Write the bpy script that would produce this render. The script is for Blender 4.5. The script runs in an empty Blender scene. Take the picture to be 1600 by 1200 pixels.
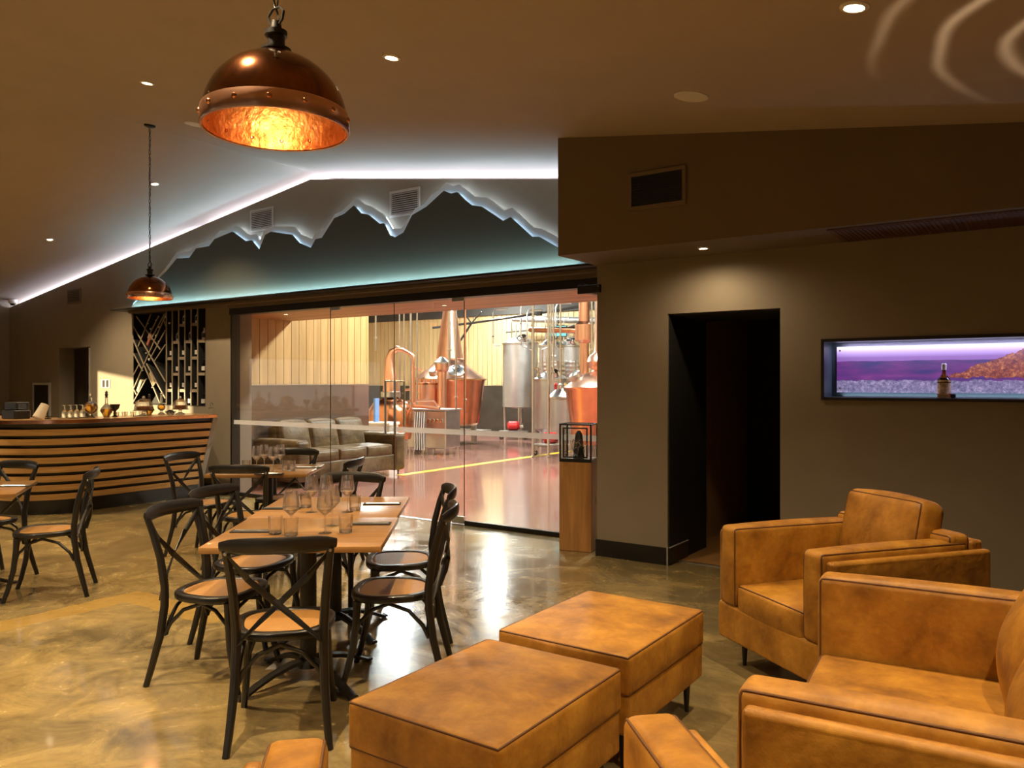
import bpy, bmesh, math, random
from mathutils import Vector, Matrix
random.seed(7)
D = bpy.data
S = bpy.context.scene
COL = S.collection
R = math.radians

# ------------------------------------------------------------------ camera, world, sun, exposure
cam_d = D.cameras.new('camera'); cam = D.objects.new('camera', cam_d); COL.objects.link(cam)
cam.location = (0, 0, 1.52); cam.rotation_euler = (R(90), 0, R(34.56))
cam_d.sensor_width = 36; cam_d.lens = 27.9; cam_d.shift_y = -0.0019; cam_d.clip_end = 200
S.camera = cam
W = D.worlds.new('dusk_sky'); S.world = W; W.use_nodes = True
bgn = W.node_tree.nodes['Background']; bgn.inputs[0].default_value = (0.95, 0.90, 0.85, 1); bgn.inputs[1].default_value = 0.45
S.view_settings.view_transform = 'Standard'; S.view_settings.look = 'None'
S.view_settings.gamma = 1; S.view_settings.use_curve_mapping = False
S.view_settings.exposure = 1.08
S.cycles.use_denoising = True
S.cycles.sample_clamp_indirect = 5
S.cycles.caustics_reflective = False; S.cycles.caustics_refractive = False
S.cycles.transparent_max_bounces = 24; S.cycles.max_bounces = 10; S.cycles.transmission_bounces = 10
S.cycles.blur_glossy = 0.5

def light(name, kind, loc, power, color, direction=None, size=None, size_y=None, **kw):
    l = D.lights.new(name, kind); o = D.objects.new(name, l); COL.objects.link(o)
    l.energy = power; l.color = color; o.location = loc
    if direction is not None:
        o.rotation_euler = Vector(direction).to_track_quat('-Z', 'Y').to_euler()
    if size is not None:
        l.size = size
        if size_y is not None: l.shape = 'RECTANGLE'; l.size_y = size_y
    for k, v in kw.items(): setattr(l, k, v)
    return o
WARM = (1.0, 0.75, 0.44); NEU = (0.94, 1.0, 0.95); COOL = (0.84, 0.84, 1.0); CYAN = (0.45, 0.82, 1.0)
light('evening_sun', 'SUN', (-20, -5, 5), 9.0, (1.0, 0.76, 0.42), (0.594, 1.0, -0.072), angle=R(0.6))
# linear LED strips: gable coving (either side of the ridge) and the ledge under the mountain panel
def zc(x): return 4.11 - .145 * abs(x + 7.6)
light('coving_strip', 'AREA', (-5.45, 6.93, zc(-5.45) - .112), 22, COOL, (-.145, -.55, 1), .05, 4.3)
light('coving_strip', 'AREA', (-11.6, 6.93, zc(-11.6) - .112), 30, COOL, (.145, -.55, 1), .05, 8.0)
for o in COL.objects:
    if o.name.startswith('coving_strip'):
        # long side along X
        up = Vector((0, -.75, 1)).normalized(); sl = -.145 if o.location.x > -7.6 else .145
        xx = Vector((1, 0, sl)).normalized(); zz = -(up - up.dot(xx) * xx).normalized(); yy = zz.cross(xx)
        o.rotation_euler = Matrix((xx, yy, zz)).transposed().to_euler()
        o.data.size, o.data.size_y = o.data.size_y, o.data.size
light('ledge_strip', 'AREA', (-7.5, 6.415, 2.615), 24, CYAN, (0, .6, 1), 7.6, .02)
# distillery high bays
for x, y, z, p in ((-13.9, 15.0, 4.7, 330), (-13.2, 18.3, 4.35, 120), (-8.2, 11.5, 5.6, 210), (-8.8, 16.5, 5.4, 180)):
    light('high_bay_glow', 'AREA', (x, y, z), p, NEU, (0, 0, -1), .3)
light('roof_light_glow', 'AREA', (-4.6, 12.6, 6.2), 360, (1.0, .93, .80), (-5.0, -4.0, -4.0), .5)

# swirl of light thrown on the ceiling (patterned spot)
o = light('ceiling_swirl', 'SPOT', (-.2, 2.4, 1.0), 95, (1, .74, .45), (.10, 1.60, 2.05), spot_size=R(33), spot_blend=.8, shadow_soft_size=.0)
L = o.data; L.use_nodes = True; n = L.node_tree.nodes; l = L.node_tree.links; em = n['Emission']
tc = n.new('ShaderNodeTexCoord'); mp = n.new('ShaderNodeMapping'); mp.inputs['Location'].default_value = (-.12, .08, 0); l.new(tc.outputs['Normal'], mp.inputs[0])
wv = n.new('ShaderNodeTexWave'); wv.wave_type = 'RINGS'; wv.rings_direction = 'Z'; wv.inputs['Scale'].default_value = 3.0; wv.inputs['Distortion'].default_value = 2.0; wv.inputs['Detail'].default_value = 1; wv.inputs['Detail Scale'].default_value = 1.3
l.new(mp.outputs[0], wv.inputs[0]); pw = n.new('ShaderNodeMath'); pw.operation = 'POWER'; pw.inputs[1].default_value = 10; l.new(wv.outputs['Fac'], pw.inputs[0]); l.new(pw.outputs[0], em.inputs['Strength'])

# ------------------------------------------------------------------ materials
def newmat(name):
    m = D.materials.new(name); m.use_nodes = True
    return m, m.node_tree.nodes, m.node_tree.links, m.node_tree.nodes['Principled BSDF']
def coords(n, l, scale=(1, 1, 1), kind='Object'):
    tc = n.new('ShaderNodeTexCoord'); mp = n.new('ShaderNodeMapping'); mp.inputs['Scale'].default_value = scale
    l.new(tc.outputs[kind], mp.inputs[0]); return mp.outputs[0]
def noise(n, l, vec, scale, detail=4, rough=.55, dist=0):
    t = n.new('ShaderNodeTexNoise'); t.inputs['Scale'].default_value = scale; t.inputs['Detail'].default_value = detail
    t.inputs['Roughness'].default_value = rough; t.inputs['Distortion'].default_value = dist
    l.new(vec, t.inputs['Vector']); return t.outputs['Fac']
def ramp(n, l, fac, stops):
    r = n.new('ShaderNodeValToRGB'); e = r.color_ramp.elements
    while len(e) < len(stops): e.new(.5)
    for i, (p, c) in enumerate(stops):
        e[i].position = p; e[i].color = (c[0], c[1], c[2], 1)
    l.new(fac, r.inputs[0]); return r.outputs[0]
def bump(n, l, b, h, strength, dist=.01):
    k = n.new('ShaderNodeBump'); k.inputs['Strength'].default_value = strength; k.inputs['Distance'].default_value = dist
    l.new(h, k.inputs['Height']); l.new(k.outputs[0], b.inputs['Normal'])
def mixc(n, l, fac, a, b_, blend='MIX'):
    x = n.new('ShaderNodeMix'); x.data_type = 'RGBA'; x.blend_type = blend
    if isinstance(fac, (int, float)): x.inputs[0].default_value = fac
    else: l.new(fac, x.inputs[0])
    for s, v in ((6, a), (7, b_)):
        if isinstance(v, tuple): x.inputs[s].default_value = (*v, 1)
        else: l.new(v, x.inputs[s])
    return x.outputs[2]
def math_(n, l, op, a, b_=None, clamp=False):
    x = n.new('ShaderNodeMath'); x.operation = op; x.use_clamp = clamp
    for i, v in enumerate((a, b_)):
        if v is None: continue
        if isinstance(v, (int, float)): x.inputs[i].default_value = v
        else: l.new(v, x.inputs[i])
    return x.outputs[0]
def plain(name, col, rough=.5, metal=0, var=0, vs=8, bmp=0, bs=60, coat=0, spec=None, emit=None, es=0):
    m, n, l, b = newmat(name)
    b.inputs['Base Color'].default_value = (*col, 1); b.inputs['Roughness'].default_value = rough
    b.inputs['Metallic'].default_value = metal; b.inputs['Coat Weight'].default_value = coat
    if spec is not None: b.inputs['Specular IOR Level'].default_value = spec
    if var:
        f = noise(n, l, coords(n, l), vs)
        c = ramp(n, l, f, [(.3, tuple(v * (1 - var) for v in col)), (.7, tuple(min(1, v * (1 + var)) for v in col))])
        l.new(c, b.inputs['Base Color'])
    if bmp: bump(n, l, b, noise(n, l, coords(n, l), bs), bmp, .004)
    if emit: b.inputs['Emission Color'].default_value = (*emit, 1); b.inputs['Emission Strength'].default_value = es
    return m
def wood(name, c1, c2, axis='x', scale=1, rough=.4, bmp=.1, knots=0, coat=0):
    m, n, l, b = newmat(name)
    sc = {'x': (1.2, 14, 14), 'y': (14, 1.2, 14), 'z': (14, 14, 1.2)}[axis]
    oi = n.new('ShaderNodeObjectInfo'); v0 = coords(n, l, tuple(s * scale for s in sc))
    ad = n.new('ShaderNodeVectorMath'); ad.operation = 'MULTIPLY_ADD'; l.new(oi.outputs['Random'], ad.inputs[0]); ad.inputs[1].default_value = (37, 53, 71); l.new(v0, ad.inputs[2])
    f = noise(n, l, ad.outputs[0], 1.5, 6, .6, .4); g = noise(n, l, ad.outputs[0], 7, 3, .6)
    c = ramp(n, l, f, [(.28, c2), (.5, tuple((a + d) / 2 for a, d in zip(c1, c2))), (.66, c1)])
    c = mixc(n, l, math_(n, l, 'MULTIPLY', g, .35), c, c2)
    rv = math_(n, l, 'MULTIPLY_ADD', oi.outputs['Random'], .3); rv.node.inputs[2].default_value = .82
    c = mixc(n, l, 1.0, c, rv, 'MULTIPLY')
    if knots:
        vo = n.new('ShaderNodeTexVoronoi'); vo.inputs['Scale'].default_value = 2.4
        l.new(coords(n, l, (1.6, 1.6, .8)), vo.inputs['Vector'])
        k = ramp(n, l, vo.outputs['Distance'], [(0, (1, 1, 1)), (.13, (0, 0, 0))])
        c = mixc(n, l, k, c, (.03, .015, .005))
    l.new(c, b.inputs['Base Color']); b.inputs['Roughness'].default_value = rough; b.inputs['Coat Weight'].default_value = coat
    bump(n, l, b, f, bmp, .003)
    return m
def glassmat(name, tint=(1, 1, 1), ior=1.5, rough=0.0, edge=0.0, body=0.0):
    # thin clear sheet: transparent seen square on, mirror-like at grazing angles
    m, n, l, b = newmat(name); n.remove(b); out = n['Material Output']
    tr = n.new('ShaderNodeBsdfTransparent'); tr.inputs[0].default_value = (*tint, 1)
    gl = n.new('ShaderNodeBsdfGlossy'); gl.inputs['Roughness'].default_value = rough
    lw = n.new('ShaderNodeLayerWeight'); lw.inputs[0].default_value = .5
    f0 = ((ior - 1) / (ior + 1)) ** 2
    fac = math_(n, l, 'MULTIPLY_ADD', math_(n, l, 'POWER', lw.outputs['Facing'], 5.0), 1 - f0); fac.node.inputs[2].default_value = f0
    if edge: fac = math_(n, l, 'ADD', fac, math_(n, l, 'MULTIPLY', math_(n, l, 'POWER', lw.outputs['Facing'], 2.0), edge), True)
    mx = n.new('ShaderNodeMixShader'); l.new(fac, mx.inputs[0]); l.new(tr.outputs[0], mx.inputs[1]); l.new(gl.outputs[0], mx.inputs[2])
    l.new(mx.outputs[0], out.inputs[0]); return m
def realglass(name, col, rough=.02, ior=1.45):
    m, n, l, b = newmat(name); b.inputs['Base Color'].default_value = (*col, 1); b.inputs['Roughness'].default_value = rough
    b.inputs['Transmission Weight'].default_value = 1; b.inputs['IOR'].default_value = ior; return m

def clearglass(name, tint, thin):
    # refracting glass mixed with a little straight-through transmission, as thin walls show
    m, n, l, b = newmat(name); b.inputs['Base Color'].default_value = (*tint, 1); b.inputs['Roughness'].default_value = 0.02
    b.inputs['Transmission Weight'].default_value = 1; b.inputs['IOR'].default_value = 1.45
    tr = n.new('ShaderNodeBsdfTransparent'); mx = n.new('ShaderNodeMixShader'); mx.inputs[0].default_value = thin
    l.new(b.outputs[0], mx.inputs[1]); l.new(tr.outputs[0], mx.inputs[2]); l.new(mx.outputs[0], n['Material Output'].inputs[0]); return m

M = {}
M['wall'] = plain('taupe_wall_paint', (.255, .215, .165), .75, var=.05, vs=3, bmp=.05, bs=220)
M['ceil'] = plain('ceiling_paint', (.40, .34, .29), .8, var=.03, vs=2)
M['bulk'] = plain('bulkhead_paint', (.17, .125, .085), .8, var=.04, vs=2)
M['mount_dark'] = plain('dark_panel_paint', (.055, .048, .030), .65, bmp=.03)
M['mount_pale'] = plain('pale_blue_panel', (.66, .74, .80), .6)
M['black'] = plain('black_satin', (.012, .010, .009), .35)
M['blackwall'] = plain('black_painted_board', (.012, .012, .012), .7)
M['track'] = plain('dark_aluminium', (.03, .026, .022), .4, metal=.6)
M['beam'] = plain('brown_beam_paint', (.16, .115, .075), .55)
M['chairblack'] = plain('black_painted_wood', (.010, .008, .0065), .38, bmp=.12, bs=35, coat=.15)
M['castiron'] = plain('black_powder_coat', (.012, .011, .010), .38, bmp=.05)
M['steel'] = plain('brushed_steel', (.62, .62, .62), .3, metal=1, var=.08)
M['steel_mat'] = plain('matt_steel', (.55, .56, .57), .36, metal=.85, var=.06)
M['chrome'] = plain('chrome', (.8, .8, .8), .08, metal=1)
M['silverpaint'] = plain('silver_paint', (.7, .72, .74), .3, metal=.5)
M['white'] = plain('white_plastic', (.7, .68, .64), .5)
M['card'] = plain('cream_card', (.62, .54, .42), .8)
M['ventgrey'] = plain('vent_grey', (.42, .38, .34), .5)
M['ventbrown'] = plain('vent_brown', (.17, .125, .085), .5)
M['ventdark'] = plain('vent_dark', (.012, .012, .013), .6)
M['grille'] = plain('slot_grille_brown', (.10, .045, .030), .6)
M['napkin'] = plain('dark_napkin_cloth', (.022, .018, .016), .8, bmp=.2, bs=300)
M['red'] = plain('red_paint', (.55, .02, .02), .35)
M['wood_table'] = wood('honey_table_wood', (.46, .25, .085), (.27, .13, .042), 'x', 1, .28, .05, coat=.25)
M['wood_slat'] = wood('oak_slat', (.50, .29, .12), (.34, .18, .07), 'x', .6, .4, .05)
M['ply'] = wood('plywood_board', (.66, .45, .20), (.50, .31, .12), 'z', .5, .45, .05)
M['ply_far'] = wood('plywood_board_far', (.66, .49, .26), (.50, .34, .15), 'z', .35, .5, .03)
M['soffit_wood'] = wood('timber_soffit_board', (.60, .30, .12), (.44, .19, .07), 'x', .6, .45, .05)
M['pedestal'] = wood('rough_pedestal_timber', (.58, .30, .10), (.30, .14, .045), 'z', .5, .55, .3, knots=1)
M['wood_floor'] = wood('corridor_floorboards', (.45, .24, .09), (.3, .15, .05), 'y', .6, .4)
M['copper'] = plain('polished_copper', (.90, .52, .38), .28, metal=1, var=.06, vs=5)
M['copper_red'] = plain('red_copper', (.74, .34, .19), .2, metal=1, var=.14, vs=5)
M['bulb'] = plain('warm_lamp_filament', (1, .7, .3), .4, emit=(1, .62, .25), es=5)
M['lamp'] = plain('downlight_diffuser', (1, .9, .8), .4, emit=(1, .74, .45), es=14)
M['baylamp'] = plain('high_bay_diffuser', (1, 1, 1), .4, emit=(1, .96, .9), es=45)
M['led'] = plain('led_strip', (1, 1, 1), .4, emit=(.72, .86, 1), es=6)
M['led_added'] = plain('added_blue_led', (1, 1, 1), .4, emit=(.62, .82, 1), es=3.2)
M['ledwarm'] = plain('backlight_tube', (1, 1, 1), .4, emit=(.75, .62, 1), es=5)
M['screen'] = plain('teal_screen', (.02, .05, .05), .3, emit=(.1, .45, .45), es=1.2)
M['glass'] = glassmat('clear_pane', (.97, .985, .975), 1.52)
M['case_glass'] = glassmat('case_pane', (.97, .98, .97), 1.45)
M['wineglass'] = clearglass('thin_wine_glass', (1, 1, 1), .35)
M['tumbler'] = clearglass('tumbler_glass', (1, .97, .90), .25)
M['decanter'] = clearglass('decanter_glass', (1, 1, .98), .35)
M['amber'] = realglass('amber_spirit', (.85, .42, .06), .0, 1.36)
M['darkbottle'] = realglass('dark_whisky', (.35, .10, .02), .02)
M['clearbottle'] = glassmat('clear_bottle_glass', (.75, .8, .85), 1.45, .05, .3)
M['label'] = plain('bottle_label', (.45, .33, .18), .6, var=.4, vs=60)
M['whitelabel'] = plain('white_bottle_label', (.6, .6, .62), .6)
M['cork'] = plain('bottle_stopper', (.03, .02, .015), .4)
M['brass'] = plain('brass', (.8, .55, .25), .25, metal=1)
M['slate'] = plain('dark_slate', (.05, .06, .08), .7, var=.3, vs=30, bmp=.5)
M['cake'] = plain('baked_cake', (.42, .18, .07), .8, var=.3, vs=40, bmp=.5, bs=60)
M['yellow'] = plain('yellow_line_paint', (.80, .52, .03), .35, var=.08, vs=9)
M['garden'] = plain('dry_lawn', (.10, .11, .05), .9, var=.3, vs=4)
M['roofdark'] = plain('dark_roof_sheet', (.05, .045, .04), .8)
M['hvac'] = plain('galvanised_duct', (.42, .42, .42), .4, metal=.7)
M['winframe'] = plain('window_frame_paint', (.05, .05, .05), .5)
M['greypanel'] = plain('grey_laminate', (.30, .29, .28), .5)
M['wainscot'] = plain('brushed_wainscot', (.24, .19, .165), .22, metal=.75, var=.06, vs=3)
M['wainscot_dark'] = plain('dark_wainscot', (.07, .06, .05), .3, metal=.4, var=.2, vs=3)

# frosted safety band on the glazing
m, n, l, b = newmat('frosted_band'); b.inputs['Base Color'].default_value = (.72, .68, .62, 1); b.inputs['Roughness'].default_value = .6
tr = n.new('ShaderNodeBsdfTransparent'); mx = n.new('ShaderNodeMixShader'); mx.inputs[0].default_value = .62
tl = n.new('ShaderNodeBsdfTranslucent'); tl.inputs[0].default_value = (.8, .77, .72, 1); m2 = n.new('ShaderNodeMixShader'); m2.inputs[0].default_value = .6
l.new(b.outputs[0], m2.inputs[1]); l.new(tl.outputs[0], m2.inputs[2])
l.new(tr.outputs[0], mx.inputs[1]); l.new(m2.outputs[0], mx.inputs[2]); l.new(mx.outputs[0], n['Material Output'].inputs[0]); M['frost'] = m

# tan suede leather
def leather(name, c1, c2, c3, bs=1.0):
    m, n, l, b = newmat(name); v = coords(n, l)
    f = noise(n, l, v, 5.5, 6, .62, .2); g = noise(n, l, v, 34, 5, .7); w = noise(n, l, coords(n, l, (1, 1, 1)), 7, 3, .5, .25)
    c = ramp(n, l, f, [(.30, c3), (.48, c2), (.68, c1)])
    c = mixc(n, l, ramp(n, l, g, [(.42, (0, 0, 0)), (.75, (.32, .32, .32))]), c, c3)
    l.new(c, b.inputs['Base Color']); b.inputs['Roughness'].default_value = .55
    # gathers along the seams: fine ridges only near the borders of each cushion
    sg = n.new('ShaderNodeSeparateXYZ'); tg = n.new('ShaderNodeTexCoord'); l.new(tg.outputs['Generated'], sg.inputs[0]); em = None
    for k in range(3):
        d_ = math_(n, l, 'ABSOLUTE', math_(n, l, 'SUBTRACT', sg.outputs[k], .5)); d_ = math_(n, l, 'POWER', math_(n, l, 'MULTIPLY', d_, 2.0), 9.0)
        em = d_ if em is None else math_(n, l, 'ADD', em, d_)
    gth = noise(n, l, coords(n, l, (26, 26, 9)), 1.6, 2, .5, .3)
    gth = math_(n, l, 'MULTIPLY', math_(n, l, 'MULTIPLY', gth, math_(n, l, 'SUBTRACT', em, .85, True)), .9)
    w = math_(n, l, 'ADD', w, gth)
    h = math_(n, l, 'ADD', math_(n, l, 'MULTIPLY', w, 1.0), math_(n, l, 'MULTIPLY', g, .12))
    bump(n, l, b, h, .5 * bs, .02); return m
M['tan'] = leather('tan_suede', (.54, .26, .030), (.38, .165, .015), (.20, .078, .007))
M['olive'] = leather('worn_brown_leather', (.15, .10, .042), (.10, .064, .026), (.042, .026, .010), 1.3)
M['piping'] = plain('dark_leather_piping', (.13, .05, .010), .6)
M['stitch'] = plain('seam_thread', (.35, .16, .03), .7)

# cane seat weave
m, n, l, b = newmat('woven_cane'); v = coords(n, l, (150, 150, 150))
w1 = n.new('ShaderNodeTexWave'); w1.inputs['Scale'].default_value = .35; w1.bands_direction = 'X'; l.new(v, w1.inputs[0])
w2 = n.new('ShaderNodeTexWave'); w2.inputs['Scale'].default_value = .35; w2.bands_direction = 'Y'; l.new(v, w2.inputs[0])
h = math_(n, l, 'MULTIPLY', w1.outputs['Fac'], w2.outputs['Fac'])
c = ramp(n, l, h, [(0, (.34, .16, .04)), (.9, (.60, .33, .10))]); l.new(c, b.inputs['Base Color']); b.inputs['Roughness'].default_value = .45
bump(n, l, b, h, .5, .002); M['cane'] = m

# polished concrete with stains and a worn yellow line
m, n, l, b = newmat('polished_concrete'); v = coords(n, l)
f1 = noise(n, l, v, .75, 8, .6, 1.0); f2 = noise(n, l, v, 2.6, 8, .68, 1.6); f3 = noise(n, l, v, 22, 5, .7); f4 = noise(n, l, v, .22, 3, .5)
c = ramp(n, l, f1, [(.32, (.13, .10, .05)), (.46, (.26, .20, .09)), (.56, (.40, .29, .11)), (.70, (.52, .37, .13))])
c2 = ramp(n, l, f2, [(.36, (.12, .09, .05)), (.50, (.30, .22, .10)), (.62, (.50, .36, .14))])
c = mixc(n, l, .5, c, c2); c = mixc(n, l, ramp(n, l, f4, [(.38, (.55, .55, .55)), (.6, (0, 0, 0))]), c, (.10, .08, .04))
c = mixc(n, l, math_(n, l, 'MULTIPLY', ramp(n, l, f3, [(.45, (0, 0, 0)), (.75, (1, 1, 1))]), .25), c, (.07, .05, .025))
sx = n.new('ShaderNodeSeparateXYZ'); l.new(v, sx.inputs[0]); X, Y = sx.outputs[0], sx.outputs[1]
wob = math_(n, l, 'MULTIPLY', math_(n, l, 'SUBTRACT', f2, .5), .14)
def boxmask(x0, x1, y0, y1):
    xx = math_(n, l, 'ADD', X, wob); yy = math_(n, l, 'ADD', Y, wob)
    r = None
    for s, lim, op in ((xx, x0, 'GREATER_THAN'), (xx, x1, 'LESS_THAN'), (yy, y0, 'GREATER_THAN'), (yy, y1, 'LESS_THAN')):
        k = math_(n, l, op, s, lim); r = k if r is None else math_(n, l, 'MULTIPLY', r, k)
    return r
ym = math_(n, l, 'MAXIMUM', boxmask(-5.53, -5.30, 0, 3.2), boxmask(-5.45, -4.4, 3.0, 3.22))
ym = math_(n, l, 'MULTIPLY', ym, ramp(n, l, f3, [(.35, (.35, .35, .35)), (.55, (.8, .8, .8))]))
c = mixc(n, l, ym, c, (.50, .31, .07))
l.new(c, b.inputs['Base Color'])
rr = n.new('ShaderNodeMapRange'); rr.inputs[1].default_value = .35; rr.inputs[2].default_value = .65; rr.inputs[3].default_value = .10; rr.inputs[4].default_value = .30
l.new(f2, rr.inputs[0]); l.new(rr.outputs[0], b.inputs['Roughness']); b.inputs['Specular IOR Level'].default_value = .75
b.inputs['Coat Weight'].default_value = .35; b.inputs['Coat Roughness'].default_value = .06
bump(n, l, b, f3, .04, .004); M['concrete'] = m
# red epoxy floor
m, n, l, b = newmat('red_epoxy'); v = coords(n, l)
f = noise(n, l, v, .9, 6, .6, .8); g = noise(n, l, v, 7, 6, .7)
c = ramp(n, l, f, [(.3, (.30, .125, .10)), (.7, (.43, .21, .17))]); c = mixc(n, l, math_(n, l, 'MULTIPLY', g, .4), c, (.36, .19, .15))
l.new(c, b.inputs['Base Color']); b.inputs['Roughness'].default_value = .16; b.inputs['Coat Weight'].default_value = .5; b.inputs['Coat Roughness'].default_value = .08
bump(n, l, b, noise(n, l, v, 12, 3), .05, .006); M['epoxy'] = m
# mirror-dark copper of the pendant outside, bright hammered copper inside
m, n, l, b = newmat('dark_polished_copper'); v = coords(n, l)
f = noise(n, l, v, 9, 5, .6, .8); c = ramp(n, l, f, [(.35, (.10, .035, .010)), (.6, (.28, .09, .025)), (.8, (.42, .16, .04))])
l.new(c, b.inputs['Base Color']); b.inputs['Metallic'].default_value = 1; b.inputs['Roughness'].default_value = .13; b.inputs['Coat Weight'].default_value = .4
bump(n, l, b, noise(n, l, v, 30, 2), .12, .004); M['cu_dark'] = m
m, n, l, b = newmat('hammered_copper_inside'); v = coords(n, l)
f = noise(n, l, v, 14, 8, .7, 1.2); c = ramp(n, l, f, [(.35, (.48, .17, .05)), (.55, (.78, .36, .13)), (.7, (.95, .58, .33))])
l.new(c, b.inputs['Base Color']); b.inputs['Metallic'].default_value = 1; b.inputs['Roughness'].default_value = .34
bump(n, l, b, noise(n, l, v, 40, 4), .5, .006); M['cu_in'] = m
# dimple-jacket steel
m, n, l, b = newmat('dimpled_steel'); v = coords(n, l, (1, 1, 1)); vo = n.new('ShaderNodeTexVoronoi'); vo.inputs['Scale'].default_value = 9; vo.inputs['Randomness'].default_value = 0; l.new(v, vo.inputs['Vector'])
b.inputs['Base Color'].default_value = (.6, .6, .6, 1); b.inputs['Metallic'].default_value = .9; b.inputs['Roughness'].default_value = .28; bump(n, l, b, vo.outputs['Distance'], .9, .03); M['dimple'] = m
# backlit landscape print
m, n, l, b = newmat('backlit_landscape_print'); v = coords(n, l); sx = n.new('ShaderNodeSeparateXYZ'); l.new(v, sx.inputs[0])
X, Z = sx.outputs[0], sx.outputs[2]      # object origin at lower left of the print, 0.40 m high
nz = noise(n, l, coords(n, l, (3, 3, 3)), 2, 6, .6); nf = noise(n, l, v, 45, 6, .8); nb = noise(n, l, v, 9, 5, .7)
sky = ramp(n, l, Z, [(.26, (.22, .10, .38)), (.30, (.50, .34, .78)), (.34, (.90, .80, 1.0)), (.39, (.34, .22, .62))])
land = ramp(n, l, noise(n, l, coords(n, l, (2, 2, 14)), 1.5, 4), [(.35, (.020, .018, .12)), (.6, (.12, .02, .16)), (.75, (.20, .05, .22))])
hor = math_(n, l, 'ADD', math_(n, l, 'MULTIPLY', nz, .02), .225)
c = mixc(n, l, math_(n, l, 'GREATER_THAN', Z, hor), land, sky)
flow = ramp(n, l, nf, [(.38, (.05, .05, .11)), (.55, (.20, .16, .30)), (.72, (.55, .42, .58))])
c = mixc(n, l, math_(n, l, 'LESS_THAN', Z, math_(n, l, 'ADD', math_(n, l, 'MULTIPLY', nb, .06), .06)), c, flow)
# bush mound rising to the right
mound = math_(n, l, 'ADD', math_(n, l, 'MULTIPLY', math_(n, l, 'SUBTRACT', X, .62), .42), math_(n, l, 'MULTIPLY', nb, .12))
mound = math_(n, l, 'MINIMUM', mound, math_(n, l, 'ADD', .27, math_(n, l, 'MULTIPLY', nb, .10)))
bush = ramp(n, l, nf, [(.35, (.05, .008, .012)), (.52, (.22, .045, .03)), (.68, (.62, .26, .08))])
mk = math_(n, l, 'MULTIPLY', math_(n, l, 'LESS_THAN', Z, mound), math_(n, l, 'GREATER_THAN', Z, math_(n, l, 'ADD', math_(n, l, 'MULTIPLY', nb, .07), .075)))
c = mixc(n, l, mk, c, bush)
b.inputs['Base Color'].default_value = (.02, .02, .02, 1); l.new(c, b.inputs['Emission Color']); b.inputs['Emission Strength'].default_value = .62; M['print'] = m

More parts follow.
